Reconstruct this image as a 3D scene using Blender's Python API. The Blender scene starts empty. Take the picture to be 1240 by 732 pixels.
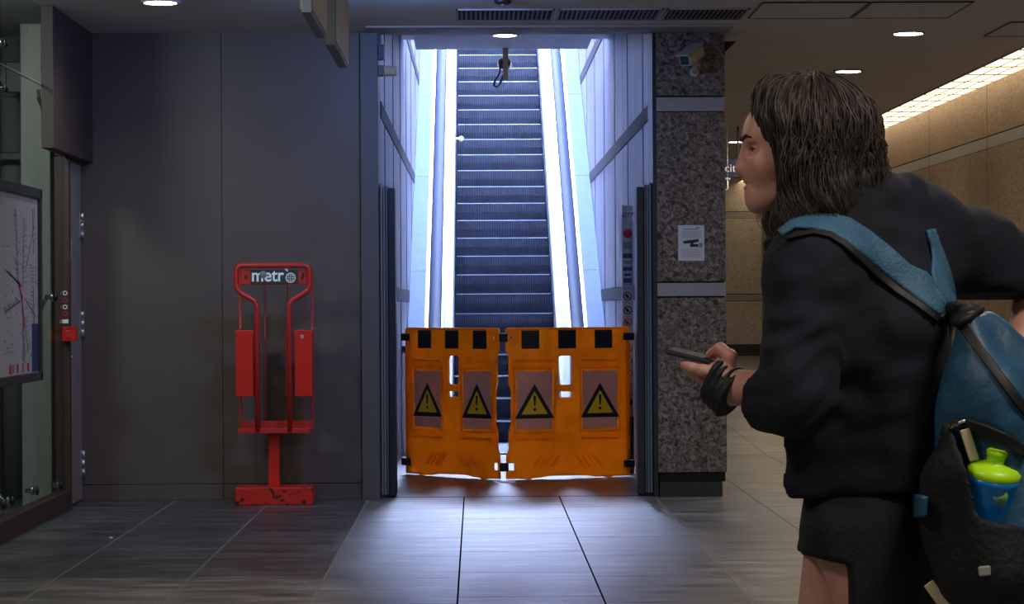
import bpy, math, random
import numpy as np
from mathutils import Vector, Matrix, Euler
from mathutils.bvhtree import BVHTree
random.seed(7)
PI = math.pi
scene = bpy.context.scene
COL = scene.collection

# ------------------------------------------------------------------ camera
F = 2800.0
CAMH = 1.30
cd = bpy.data.cameras.new('camera'); cam = bpy.data.objects.new('camera', cd); COL.objects.link(cam)
cd.sensor_width = 36.0; cd.lens = F / 1240 * 36.0; cd.clip_end = 200; cd.clip_start = .05
yaw = -math.atan(43 / F); pitch = math.atan(4 / F); roll = math.radians(-.32)
R = Matrix.Rotation(yaw, 4, 'Z') @ Matrix.Rotation(PI / 2 + pitch, 4, 'X') @ Matrix.Rotation(roll, 4, 'Z')
cam.matrix_world = Matrix.Translation((0, 0, CAMH)) @ R
scene.camera = cam
R3 = R.to_3x3()

def ray(px, py):
    return (R3 @ Vector(((px - 620) / F, (366 - py) / F, -1))).normalized()

def at(px, py, Y):
    d = ray(px, py)
    return Vector((0, 0, CAMH)) + d * (Y / d.y)

# ------------------------------------------------------------------ materials
MATS = {}
def newmat(name):
    m = bpy.data.materials.new(name); m.use_nodes = True
    nt = m.node_tree; b = nt.nodes['Principled BSDF']
    MATS[name] = m
    return m, nt, b

def srgb(r, g, b):
    f = lambda c: ((c / 255) / 12.92 if c / 255 <= .04045 else ((c / 255 + .055) / 1.055) ** 2.4)
    return (f(r), f(g), f(b), 1)

def pm(name, col, rough=.5, metal=0., spec=.5, var=0., vscale=20., bump=0., bscale=60., stretch=(1, 1, 1), emit=None, estr=0., coat=0., trans=0., ior=1.45, alpha=1.):
    m, nt, b = newmat(name)
    b.inputs['Base Color'].default_value = col
    b.inputs['Roughness'].default_value = rough
    b.inputs['Metallic'].default_value = metal
    b.inputs['Specular IOR Level'].default_value = spec
    b.inputs['Coat Weight'].default_value = coat
    b.inputs['Transmission Weight'].default_value = trans
    b.inputs['IOR'].default_value = ior
    b.inputs['Alpha'].default_value = alpha
    N = nt.nodes; L = nt.links
    if var or bump:
        tc = N.new('ShaderNodeTexCoord'); mp = N.new('ShaderNodeMapping'); mp.inputs['Scale'].default_value = stretch
        L.new(tc.outputs['Object'], mp.inputs['Vector'])
    if var:
        n = N.new('ShaderNodeTexNoise'); n.inputs['Scale'].default_value = vscale; n.inputs['Detail'].default_value = 6
        L.new(mp.outputs[0], n.inputs['Vector'])
        r = N.new('ShaderNodeValToRGB'); e = r.color_ramp.elements
        e[0].position = .3; e[1].position = .7
        e[0].color = tuple(c * (1 - var) for c in col[:3]) + (1,)
        e[1].color = tuple(min(1, c * (1 + var)) for c in col[:3]) + (1,)
        L.new(n.outputs['Fac'], r.inputs[0]); L.new(r.outputs[0], b.inputs['Base Color'])
    if bump:
        n2 = N.new('ShaderNodeTexNoise'); n2.inputs['Scale'].default_value = bscale; n2.inputs['Detail'].default_value = 5
        L.new(mp.outputs[0], n2.inputs['Vector'])
        bp = N.new('ShaderNodeBump'); bp.inputs['Strength'].default_value = bump; bp.inputs['Distance'].default_value = .01
        L.new(n2.outputs['Fac'], bp.inputs['Height']); L.new(bp.outputs[0], b.inputs['Normal'])
    if emit:
        b.inputs['Emission Color'].default_value = emit; b.inputs['Emission Strength'].default_value = estr
    return m

def granite(name, cols, scale, rough=.45):
    m, nt, b = newmat(name); N = nt.nodes; L = nt.links
    tc = N.new('ShaderNodeTexCoord')
    n = N.new('ShaderNodeTexNoise'); n.inputs['Scale'].default_value = scale; n.inputs['Detail'].default_value = 3; n.inputs['Distortion'].default_value = 1.1
    L.new(tc.outputs['Object'], n.inputs['Vector'])
    r = N.new('ShaderNodeValToRGB'); r.color_ramp.interpolation = 'LINEAR'
    e = r.color_ramp.elements
    e[0].position = .36; e[0].color = cols[0]; e[1].position = .44; e[1].color = cols[1]
    x = e.new(.55); x.color = cols[2]; y = e.new(.66); y.color = cols[3]
    L.new(n.outputs['Fac'], r.inputs[0])
    n2 = N.new('ShaderNodeTexNoise'); n2.inputs['Scale'].default_value = 1.3; n2.inputs['Detail'].default_value = 4
    L.new(tc.outputs['Object'], n2.inputs['Vector'])
    mx = N.new('ShaderNodeMixRGB'); mx.blend_type = 'MULTIPLY'; mx.inputs[0].default_value = .35
    L.new(r.outputs[0], mx.inputs[1]); L.new(n2.outputs['Fac'], mx.inputs[2])
    L.new(mx.outputs[0], b.inputs['Base Color']); b.inputs['Roughness'].default_value = rough
    return m

def floor_mat():
    m, nt, b = newmat('stone_floor'); N = nt.nodes; L = nt.links
    tc = N.new('ShaderNodeTexCoord'); sp = N.new('ShaderNodeSeparateXYZ'); L.new(tc.outputs['Object'], sp.inputs[0])
    def math_(op, a, bv=None):
        n = N.new('ShaderNodeMath'); n.operation = op
        for i, v in enumerate((a, bv)):
            if v is None: continue
            if isinstance(v, (int, float)): n.inputs[i].default_value = v
            else: L.new(v, n.inputs[i])
        return n.outputs[0]
    cx = N.new('ShaderNodeCombineXYZ')
    L.new(math_('ADD', sp.outputs['Y'], -12.2 + .95 * 20), cx.inputs[0]); L.new(math_('ADD', sp.outputs['X'], .736 + .645 * 12), cx.inputs[1])
    br = N.new('ShaderNodeTexBrick'); br.inputs['Scale'].default_value = 1; br.inputs['Brick Width'].default_value = .95
    br.inputs['Row Height'].default_value = .645; br.inputs['Mortar Size'].default_value = .005; br.inputs['Mortar Smooth'].default_value = .2
    br.offset = .22; br.offset_frequency = 2
    br.inputs['Color1'].default_value = (0, 0, 0, 1); br.inputs['Color2'].default_value = (1, 1, 1, 1); br.inputs['Bias'].default_value = 0
    L.new(cx.outputs[0], br.inputs['Vector'])
    # streaks of the stone run across the hall
    mp = N.new('ShaderNodeMapping'); mp.inputs['Scale'].default_value = (1.0, 3.6, 1)
    L.new(tc.outputs['Object'], mp.inputs['Vector'])
    n = N.new('ShaderNodeTexNoise'); n.inputs['Scale'].default_value = 2.2; n.inputs['Detail'].default_value = 8; n.inputs['Roughness'].default_value = .62; n.inputs['Distortion'].default_value = .6
    L.new(mp.outputs[0], n.inputs['Vector'])
    r = N.new('ShaderNodeValToRGB'); e = r.color_ramp.elements
    e[0].position = .28; e[0].color = (.05, .05, .05, 1); e[1].position = .74; e[1].color = (.38, .385, .385, 1)
    k = e.new(.5); k.color = (.17, .172, .172, 1)
    L.new(n.outputs['Fac'], r.inputs[0])
    tv = N.new('ShaderNodeMixRGB'); tv.blend_type = 'MULTIPLY'; tv.inputs[0].default_value = 1
    tr = N.new('ShaderNodeMapRange'); tr.inputs[3].default_value = .82; tr.inputs[4].default_value = 1.1
    L.new(br.outputs['Color'], tr.inputs[0]); L.new(r.outputs[0], tv.inputs[1]); L.new(tr.outputs[0], tv.inputs[2])
    # shade painted into the slab colour of the left bay by the panelled wall
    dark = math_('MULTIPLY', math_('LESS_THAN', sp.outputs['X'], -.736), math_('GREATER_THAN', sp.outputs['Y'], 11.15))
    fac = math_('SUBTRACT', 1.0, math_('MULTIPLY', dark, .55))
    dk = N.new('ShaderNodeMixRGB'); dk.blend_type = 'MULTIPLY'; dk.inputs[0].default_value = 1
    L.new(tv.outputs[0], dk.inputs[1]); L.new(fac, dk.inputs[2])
    mid = math_('MULTIPLY', math_('GREATER_THAN', sp.outputs['X'], -.3), math_('LESS_THAN', sp.outputs['X'], .8))
    gr = N.new('ShaderNodeMixRGB'); gr.inputs[1].default_value = (.24, .225, .2, 1); gr.inputs[2].default_value = (.008, .008, .01, 1)
    L.new(mid, gr.inputs[0])
    mo = N.new('ShaderNodeMixRGB'); L.new(br.outputs['Fac'], mo.inputs[0]); L.new(dk.outputs[0], mo.inputs[1]); L.new(gr.outputs[0], mo.inputs[2])
    L.new(mo.outputs[0], b.inputs['Base Color'])
    rr = N.new('ShaderNodeMapRange'); rr.inputs[3].default_value = .24; rr.inputs[4].default_value = .42
    L.new(n.outputs['Fac'], rr.inputs[0])
    L.new(rr.outputs[0], b.inputs['Roughness'])
    sl = math_('MULTIPLY', math_('SUBTRACT', 1.0, br.outputs['Fac']), .55); L.new(sl, b.inputs['Specular IOR Level'])
    rg = math_('MAXIMUM', rr.outputs[0], br.outputs['Fac']); L.new(rg, b.inputs['Roughness'])
    n3 = N.new('ShaderNodeTexNoise'); n3.inputs['Scale'].default_value = 45; n3.inputs['Detail'].default_value = 5
    L.new(tc.outputs['Object'], n3.inputs['Vector'])
    ad = math_('SUBTRACT', math_('MULTIPLY', n3.outputs['Fac'], .25), math_('MULTIPLY', br.outputs['Fac'], .8))
    bp = N.new('ShaderNodeBump'); bp.inputs['Strength'].default_value = .05; bp.inputs['Distance'].default_value = .003
    L.new(ad, bp.inputs['Height']); L.new(bp.outputs[0], b.inputs['Normal'])
    return m

def step_mat():
    m, nt, b = newmat('escalator_step_metal'); N = nt.nodes; L = nt.links
    tc = N.new('ShaderNodeTexCoord')
    w = N.new('ShaderNodeTexWave'); w.wave_type = 'BANDS'; w.bands_direction = 'X'; w.inputs['Scale'].default_value = 17.5; w.inputs['Distortion'].default_value = 0
    L.new(tc.outputs['Object'], w.inputs['Vector'])
    r = N.new('ShaderNodeValToRGB'); e = r.color_ramp.elements
    e[0].position = .25; e[0].color = (.012, .015, .028, 1); e[1].position = .8; e[1].color = (.03, .038, .075, 1)
    L.new(w.outputs['Color'], r.inputs[0])
    n = N.new('ShaderNodeTexNoise'); n.inputs['Scale'].default_value = 7; n.inputs['Detail'].default_value = 4
    L.new(tc.outputs['Object'], n.inputs['Vector'])
    mx = N.new('ShaderNodeMixRGB'); mx.blend_type = 'MULTIPLY'; mx.inputs[0].default_value = .8
    L.new(r.outputs[0], mx.inputs[1]); L.new(n.outputs['Fac'], mx.inputs[2])
    L.new(mx.outputs[0], b.inputs['Base Color']); b.inputs['Metallic'].default_value = .35; b.inputs['Roughness'].default_value = .5
    bp = N.new('ShaderNodeBump'); bp.inputs['Strength'].default_value = .5; bp.inputs['Distance'].default_value = .005
    L.new(w.outputs['Fac'], bp.inputs['Height']); L.new(bp.outputs[0], b.inputs['Normal'])
    return m

def worn_red():
    m, nt, b = newmat('chipped_red_paint'); N = nt.nodes; L = nt.links
    tc = N.new('ShaderNodeTexCoord')
    n = N.new('ShaderNodeTexNoise'); n.inputs['Scale'].default_value = 22; n.inputs['Detail'].default_value = 6; n.inputs['Roughness'].default_value = .6
    L.new(tc.outputs['Object'], n.inputs['Vector'])
    r = N.new('ShaderNodeValToRGB'); e = r.color_ramp.elements
    e[0].position = .40; e[0].color = (.035, .016, .014, 1); e[1].position = .44; e[1].color = (.62, .022, .014, 1)
    L.new(n.outputs['Fac'], r.inputs[0]); L.new(r.outputs[0], b.inputs['Base Color']); b.inputs['Roughness'].default_value = .42
    return m

def orange_mat(name='orange_plastic', c0=(.66, .19, .004, 1), c1=(.98, .38, .008, 1), ct=(1.0, .45, .01, 1), tf=.5):
    m, nt, b = newmat(name); N = nt.nodes; L = nt.links
    tc = N.new('ShaderNodeTexCoord')
    n = N.new('ShaderNodeTexNoise'); n.inputs['Scale'].default_value = 5; n.inputs['Detail'].default_value = 7
    L.new(tc.outputs['Object'], n.inputs['Vector'])
    r = N.new('ShaderNodeValToRGB'); e = r.color_ramp.elements
    e[0].position = .3; e[0].color = c0; e[1].position = .6; e[1].color = c1
    L.new(n.outputs['Fac'], r.inputs[0]); L.new(r.outputs[0], b.inputs['Base Color']); b.inputs['Roughness'].default_value = .42
    t = N.new('ShaderNodeBsdfTranslucent'); t.inputs[0].default_value = ct
    mx = N.new('ShaderNodeMixShader'); mx.inputs[0].default_value = tf
    out = N['Material Output']
    L.new(b.outputs[0], mx.inputs[1]); L.new(t.outputs[0], mx.inputs[2]); L.new(mx.outputs[0], out.inputs['Surface'])
    return m

def glass_mat(name, col, refl=.12):
    m, nt, b = newmat(name); N = nt.nodes; L = nt.links
    t = N.new('ShaderNodeBsdfTransparent'); t.inputs[0].default_value = col
    g = N.new('ShaderNodeBsdfGlossy'); g.inputs['Roughness'].default_value = .02; g.inputs[0].default_value = (.8, .9, .9, 1)
    mx = N.new('ShaderNodeMixShader'); lw = N.new('ShaderNodeLayerWeight'); lw.inputs[0].default_value = refl
    ge = N.new('ShaderNodeNewGeometry'); iv = N.new('ShaderNodeMath'); iv.operation = 'SUBTRACT'; iv.inputs[0].default_value = 1.0
    L.new(ge.outputs['Backfacing'], iv.inputs[1]); mu = N.new('ShaderNodeMath'); mu.operation = 'MULTIPLY'
    L.new(iv.outputs[0], mu.inputs[0]); L.new(lw.outputs['Fresnel'], mu.inputs[1]); L.new(mu.outputs[0], mx.inputs[0]); L.new(t.outputs[0], mx.inputs[1]); L.new(g.outputs[0], mx.inputs[2])
    L.new(mx.outputs[0], N['Material Output'].inputs['Surface'])
    return m

M_floor = floor_mat()
M_step = step_mat()
M_nose = pm('step_edge_aluminium', (.2, .23, .3, 1), .45, .3)
M_granite = granite('column_granite', [(.022, .015, .012, 1), (.105, .08, .068, 1), (.185, .148, .128, 1), (.32, .26, .225, 1)], 34)
M_granite_w = granite('wall_granite', [(.16, .10, .06, 1), (.27, .18, .11, 1), (.35, .245, .16, 1), (.44, .33, .23, 1)], 36)
M_granite_f = granite('pale_wall_granite', [(.42, .38, .34, 1), (.52, .48, .43, 1), (.58, .54, .49, 1), (.68, .64, .58, 1)], 36)
M_band = pm('pale_stone_band', (.30, .295, .285, 1), .5, var=.08)
M_panel = pm('dark_wall_panel', (.105, .086, .08, 1), .42, var=.06, vscale=3, bump=.03, bscale=200)
M_jamb = pm('jamb_metal', (.085, .086, .092, 1), .45, .0)
M_box = pm('brown_box_panel', (.05, .036, .034, 1), .6, var=.1, vscale=4)
M_base = pm('dark_plinth', (.028, .03, .03, 1), .35, var=.2, vscale=8)
M_ceil = pm('ceiling_paint', (.62, .61, .60, 1), .8, var=.03, vscale=2)
M_ceil2 = pm('ceiling_panel_metal', (.33, .33, .34, 1), .6)
M_grille = pm('vent_metal', (.16, .16, .16, 1), .6)
M_black = pm('black_plastic', (.012, .012, .014, 1), .45)
M_void = pm('dark_void', (.004, .004, .005, 1), .9)
M_doorleaf = pm('grey_door_paint', (.25, .225, .20, 1), .5, var=.05)
M_steel = pm('stainless_steel', (.62, .63, .65, 1), .3, 1., var=.05, vscale=3)
M_chrome = pm('polished_metal', (.8, .8, .8, 1), .15, 1.)
M_shaft = pm('lavender_enamel_panel', (.13, .13, .19, 1), .4, spec=.25, var=.1, vscale=6, stretch=(1, 1, .15))
M_signcase = pm('blue_grey_sign_case', (.13, .165, .24, 1), .4)
M_landing = pm('brown_landing_tile', (.10, .07, .052, 1), .32, var=.25, vscale=4)
M_joint = pm('joint_strip', (.03, .03, .05, 1), .5)
M_shaftband = pm('grey_enamel_band', (.022, .021, .032, 1), .6, spec=.1, var=.1, vscale=9)
M_deck = pm('pale_blue_deck_steel', (.040, .062, .108, 1), .6, .0, spec=.06, var=.08, vscale=8)
M_bal = pm('brushed_balustrade_steel', (.95, .95, .97, 1), .4, .0, var=.05, vscale=3)
M_hand = pm('blue_grey_handrail_rubber', (.009, .014, .034, 1), .6, .0, spec=.08)
M_skirt = pm('skirt_brush', (.05, .06, .09, 1), .6)
M_green = pm('green_grey_steel', (.23, .26, .232, 1), .45, .0, var=.18, vscale=3, stretch=(3, 3, .3))
M_grey = pm('grey_paint', (.16, .17, .165, 1), .5)
M_ltgrey = pm('light_grey_paint', (.42, .42, .41, 1), .5)
M_dkgreen = pm('dark_green_frame', (.04, .05, .045, 1), .45)
M_brown = pm('brown_painted_steel', (.055, .028, .024, 1), .5)
M_red = pm('red_paint', (.62, .018, .012, 1), .38, coat=.3)
M_redtube = pm('dark_red_tube_paint', (.50, .03, .026, 1), .35, coat=.2)
M_wornred = worn_red()
M_orange = orange_mat()
M_white = pm('white_print', (.75, .75, .74, 1), .6)
M_bright = pm('bright_white_print', (.95, .95, .93, 1), .6)
M_paper = pm('white_paper', (.62, .63, .64, 1), .7)
M_cream = pm('beige_plastic', (.42, .36, .26, 1), .5)
M_tan = orange_mat('tan_reflective_sheet', (.66, .38, .24, 1), (.76, .45, .29, 1), (.8, .5, .34, 1), .3)
M_yel = pm('warning_yellow', (.80, .48, .015, 1), .45)
M_darkgreen = pm('dark_green_print', (.015, .05, .035, 1), .5)
M_navy = pm('navy_sign', (.02, .028, .07, 1), .4)
M_redprint = pm('red_print', (.45, .02, .03, 1), .6)
M_blueprint = pm('navy_print', (.03, .045, .12, 1), .6)
M_greyprint = pm('grey_print', (.22, .22, .23, 1), .6)
M_map = pm('map_paper', (.44, .42, .40, 1), .5, var=.08, vscale=3)
M_glass = glass_mat('clear_green_glass', (.82, .88, .86, 1), .07)
M_film = glass_mat('clear_plastic_film', (.9, .9, .93, 1), .35)
M_lamp = pm('lamp_diffuser', (.9, .9, .9, 1), .5, emit=(1, .93, .8, 1), estr=14)
M_cove = pm('cove_lamp_glow', (.9, .9, .9, 1), .5, emit=(1, .76, .46, 1), estr=1.5)
M_gate = pm('dark_gate_steel', (.022, .03, .045, 1), .4, .3)
M_gatel = pm('grey_gate_seal', (.2, .22, .22, 1), .5)

# ------------------------------------------------------------------ mesh building
class MB:
    def __init__(s): s.v = []; s.f = []; s.m = []; s.mats = []; s.sm = []
    def mi(s, mat):
        if mat not in s.mats: s.mats.append(mat)
        return s.mats.index(mat)
    def add(s, vs, fs, mat, smooth=False):
        o = len(s.v); k = s.mi(mat)
        s.v += [tuple(v) for v in vs]
        for f in fs: s.f.append([i + o for i in f]); s.m.append(k); s.sm.append(smooth)
    def box(s, x0, x1, y0, y1, z0, z1, mat):
        vs = [(x, y, z) for z in (z0, z1) for y in (y0, y1) for x in (x0, x1)]
        s.add(vs, [(0, 2, 3, 1), (4, 5, 7, 6), (0, 1, 5, 4), (2, 6, 7, 3), (0, 4, 6, 2), (1, 3, 7, 5)], mat)
        return s
    def obox(s, c, ax, ay, az, hx, hy, hz, mat):
        c = Vector(c); ax, ay, az = (Vector(a).normalized() for a in (ax, ay, az))
        vs = [c + ax * hx * i + ay * hy * j + az * hz * k for k in (-1, 1) for j in (-1, 1) for i in (-1, 1)]
        s.add(vs, [(0, 2, 3, 1), (4, 5, 7, 6), (0, 1, 5, 4), (2, 6, 7, 3), (0, 4, 6, 2), (1, 3, 7, 5)], mat)
        return s
    def tube(s, pts, r, mat, n=10, cap=True, radii=None, flat=1.0):
        pts = [Vector(p) for p in pts]; rings = []
        up = None
        for i, p in enumerate(pts):
            t = (pts[min(i + 1, len(pts) - 1)] - pts[max(i - 1, 0)])
            if t.length < 1e-9: t = Vector((0, 0, 1))
            t.normalize()
            if up is None:
                up = Vector((0, 0, 1)) if abs(t.z) < .9 else Vector((0, 1, 0))
            a = t.cross(up)
            if a.length < 1e-6: a = t.orthogonal()
            a.normalize(); bb = a.cross(t).normalized(); up = bb
            rr = radii[i] if radii else r
            rings.append([p + a * rr * math.cos(2 * PI * k / n) + bb * rr * flat * math.sin(2 * PI * k / n) for k in range(n)])
        vs = [v for rg in rings for v in rg]; fs = []
        for i in range(len(rings) - 1):
            for k in range(n):
                fs.append((i * n + k, i * n + (k + 1) % n, (i + 1) * n + (k + 1) % n, (i + 1) * n + k))
        if cap:
            fs.append(tuple(range(n))[::-1]); fs.append(tuple((len(rings) - 1) * n + k for k in range(n)))
        s.add(vs, fs, mat, True)
        return s
    def cyl(s, a, b, r, mat, n=24): return s.tube([a, b], r, mat, n)
    def lathe(s, c, prof, mat, n=28, axis='z'):
        vs = []; fs = []; c = Vector(c)
        for (r, h) in prof:
            for k in range(n):
                a = 2 * PI * k / n; x, y = r * math.cos(a), r * math.sin(a)
                vs.append(c + (Vector((x, y, h)) if axis == 'z' else Vector((x, h, y)) if axis == 'y' else Vector((h, x, y))))
        for i in range(len(prof) - 1):
            for k in range(n): fs.append((i * n + k, i * n + (k + 1) % n, (i + 1) * n + (k + 1) % n, (i + 1) * n + k))
        fs.append(tuple(range(n))[::-1]); fs.append(tuple((len(prof) - 1) * n + k for k in range(n)))
        s.add(vs, fs, mat, True); return s
    def sphere(s, c, r, mat, n=16, sc=(1, 1, 1)):
        vs = []; fs = []; c = Vector(c); h = n // 2
        for i in range(1, h):
            for k in range(n):
                t = PI * i / h; a = 2 * PI * k / n
                vs.append(c + Vector((r * sc[0] * math.sin(t) * math.cos(a), r * sc[1] * math.sin(t) * math.sin(a), r * sc[2] * math.cos(t))))
        for i in range(h - 2):
            for k in range(n): fs.append((i * n + k, (i + 1) * n + k, (i + 1) * n + (k + 1) % n, i * n + (k + 1) % n))
        a = len(vs); vs += [c + Vector((0, 0, r * sc[2])), c - Vector((0, 0, r * sc[2]))]
        for k in range(n):
            fs.append((a, k, (k + 1) % n)); fs.append((a + 1, (h - 2) * n + (k + 1) % n, (h - 2) * n + k))
        s.add(vs, fs, mat, True); return s
    def prism(s, pts, d, mat):
        """closed polygon pts (3D, planar) pushed by vector d"""
        n = len(pts); d = Vector(d); vs = [Vector(p) for p in pts] + [Vector(p) + d for p in pts]
        fs = [tuple(range(n))[::-1], tuple(range(n, 2 * n))] + [(i, (i + 1) % n, n + (i + 1) % n, n + i) for i in range(n)]
        s.add(vs, fs, mat); return s
    def ring(s, c, r0, r1, d, mat, n=28, axis='y'):
        vs = []; c = Vector(c); fs = []
        for dd in (0, d):
            for r in (r0, r1):
                for k in range(n):
                    a = 2 * PI * k / n; x, y = r * math.cos(a), r * math.sin(a)
                    vs.append(c + (Vector((x, dd, y)) if axis == 'y' else Vector((x, y, dd)) if axis == 'z' else Vector((dd, x, y))))
        for k in range(n):
            q = (k + 1) % n
            fs += [(k, q, n + q, n + k), (2 * n + k, 3 * n + k, 3 * n + q, 2 * n + q), (k, 2 * n + k, 2 * n + q, q), (n + k, n + q, 3 * n + q, 3 * n + k)]
        s.add(vs, fs, mat); return s
    def build(s, name, parent=None, bevel=0., kind=None, seg=2):
        me = bpy.data.meshes.new(name); me.from_pydata(s.v, [], s.f)
        for m in s.mats: me.materials.append(m)
        me.polygons.foreach_set('material_index', s.m); me.polygons.foreach_set('use_smooth', s.sm)
        me.validate(); me.update()
        o = link(name, me, parent)
        if bevel:
            b = o.modifiers.new('edge', 'BEVEL'); b.width = bevel; b.segments = seg; b.limit_method = 'ANGLE'
        if kind: o['kind'] = kind
        return o

def wpos(o):
    p = Vector((0, 0, 0))
    while o is not None: p = p + o.location; o = o.parent
    return p

def link(name, data, parent=None):
    o = bpy.data.objects.new(name, data); COL.objects.link(o)
    if parent is not None:
        o.parent = parent; o.location = -wpos(parent)
    return o

def tag(o, label, cat, group=None, kind=None):
    o['label'] = label; o['category'] = cat
    if group: o['group'] = group
    if kind: o['kind'] = kind
    return o

def thing(name, loc, label, cat, group=None):
    o = bpy.data.objects.new(name, None); COL.objects.link(o); o.location = loc; o.empty_display_size = .1
    return tag(o, label, cat, group)

def curve_shape(loops, extrude, bevel, mat):
    """flat plate (local XZ plane -> built in XY then turned) with holes"""
    cu = bpy.data.curves.new('plate', 'CURVE'); cu.dimensions = '2D'; cu.fill_mode = 'BOTH'; cu.extrude = extrude; cu.bevel_depth = bevel; cu.bevel_resolution = 1
    for lp in loops:
        sp = cu.splines.new('POLY'); sp.points.add(len(lp) - 1)
        for i, p in enumerate(lp): sp.points[i].co = (p[0], p[1], 0, 1)
        sp.use_cyclic_u = True
    o = bpy.data.objects.new('plate', cu); COL.objects.link(o)
    dg = bpy.context.evaluated_depsgraph_get(); me = bpy.data.meshes.new_from_object(o.evaluated_get(dg))
    bpy.data.objects.remove(o); bpy.data.curves.remove(cu)
    me.materials.clear(); me.materials.append(mat)
    me.transform(Matrix.Rotation(PI / 2, 4, 'X'))     # x stays, y -> z, thickness along y
    return me

def text_mesh(body, size, extrude, mat, align='LEFT', shear=0., bold=0.):
    cu = bpy.data.curves.new('txt', 'FONT'); cu.body = body; cu.size = size; cu.extrude = extrude; cu.align_x = align; cu.align_y = 'CENTER'; cu.shear = shear; cu.offset = bold
    o = bpy.data.objects.new('txt', cu); COL.objects.link(o)
    dg = bpy.context.evaluated_depsgraph_get(); me = bpy.data.meshes.new_from_object(o.evaluated_get(dg))
    bpy.data.objects.remove(o); bpy.data.curves.remove(cu)
    me.materials.clear(); me.materials.append(mat)
    me.transform(Matrix.Rotation(PI / 2, 4, 'X'))
    return me

def rrect(x0, x1, y0, y1, r, n=5):
    out = []
    for (cx, cy, a0) in ((x1 - r, y0 + r, -90), (x1 - r, y1 - r, 0), (x0 + r, y1 - r, 90), (x0 + r, y0 + r, 180)):
        for i in range(n + 1):
            a = math.radians(a0 + 90 * i / n); out.append((cx + r * math.cos(a), cy + r * math.sin(a)))
    return out

def round_path(pts, r, n=5):
    """round the corners of a 3D polyline"""
    pts = [Vector(p) for p in pts]; out = [pts[0]]
    for i in range(1, len(pts) - 1):
        a, p, b = pts[i - 1], pts[i], pts[i + 1]
        u = (a - p).normalized(); w = (b - p).normalized(); k = min(r, (a - p).length * .45, (b - p).length * .45)
        s, e = p + u * k, p + w * k
        for j in range(n + 1):
            t = j / n; out.append(s * (1 - t) ** 2 + p * 2 * t * (1 - t) + e * t * t)
    out.append(pts[-1]); return out

# ------------------------------------------------------------------ room constants
WY = 15.62          # panelled wall plane
CZ = 3.15           # ceiling
XL = -2.655         # glass / door plane
SXL, SXR = -.655, 1.22   # escalator shaft walls
XR = 4.33           # right corridor wall
FY = 35.0           # far corridor wall
P_CORR = 19; P_LEFT = 14; SKY = 52.0; HALL = .75; EXPO = 0.9; COOL_FILL = 26
# ================================================================== SETTING
# floors
MB().box(-6, 6, -4, WY + .06, -.2, 0, M_floor).build('floor', kind='structure')
MB().box(-6.2, -2.7, WY + .06, 17.2, -.2, 0, M_base).build('floor_lift', kind='structure')
MB().box(SXL - .1, SXR + .05, WY + .11, 21.0, -.2, 0, M_landing).build('floor_landing', kind='structure')
MB().box(SXL - .1, SXR + .02, WY + .06, WY + .11, -.2, .0, M_void).build('trim_1', kind='structure')
b = MB()
def ramp(y): return 0 if y < 20 else (y - 20) / 15 * .52
b.add([(SXR + .05, WY + .06, 0), (XR + .2, WY + .06, 0), (XR + .2, 20, 0), (SXR + .05, 20, 0), (XR + .2, FY + .2, .52), (SXR + .05, FY + .2, .52),
       (SXR + .05, WY + .06, -.2), (XR + .2, WY + .06, -.2), (XR + .2, FY + .2, -.2), (SXR + .05, FY + .2, -.2)],
      [(0, 1, 2, 3), (3, 2, 4, 5), (6, 9, 8, 7), (6, 7, 1, 0)], M_floor)
b.build('floor_corridor', kind='structure')
# left panelled wall
b = MB(); b.box(-2.9, SXL - .005, WY + .012, WY + .3, 0, 3.8, M_void)
xj = [-2.70, -1.713, -.78]
for i in range(2):
    b.box(xj[i] + .002, xj[i + 1] - .002, WY, WY + .02, .108, 3.15, M_panel)
b.build('wall_panelled', kind='structure')
b = MB()
for i in range(2): b.box(xj[i] + .002, xj[i + 1] - .001, WY - .004, WY + .02, .0, .103, M_panel)
b.build('baseboard_panelled', kind='structure', bevel=.002)
MB().box(-.775, SXL, WY - .06, WY + .3, 0, CZ, M_jamb).build('trim_jamb', kind='structure', bevel=.004)
# lintel above the portal
MB().box(SXL - .1, SXR, WY, WY + .16, CZ, 3.65, M_ceil2).build('trim_lintel', kind='structure')
# column
b = MB(); Yc = WY - .03; XC0, XC1 = 1.222, 1.685
b.box(XC0, XC1, Yc, WY + .5, .165, 1.345, M_granite)
b.box(XC0 - .0, XC1, Yc, WY + .5, 1.355, 1.445, M_band)
b.box(XC0, XC1, Yc, WY + .5, 1.455, 2.60, M_granite)
b.box(XC0, XC1, Yc, WY + .5, 2.605, 2.70, M_band)
b.box(XC0, XC1, Yc, WY + .5, 2.71, CZ, M_granite)
b.box(XC0 + .01, XC1 - .01, Yc + .01, WY + .49, .1, CZ - .02, M_void)
b.build('column', kind='structure', bevel=.003)
MB().box(XC0 + .01, XC1 - .03, Yc + .012, WY + .48, 0, .165, M_base).build('baseboard_column', kind='structure')
MB().box(1.196, 1.222, WY - .02, WY + .4, 0, CZ, M_gate).build('trim_portal_edge', kind='structure')
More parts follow.
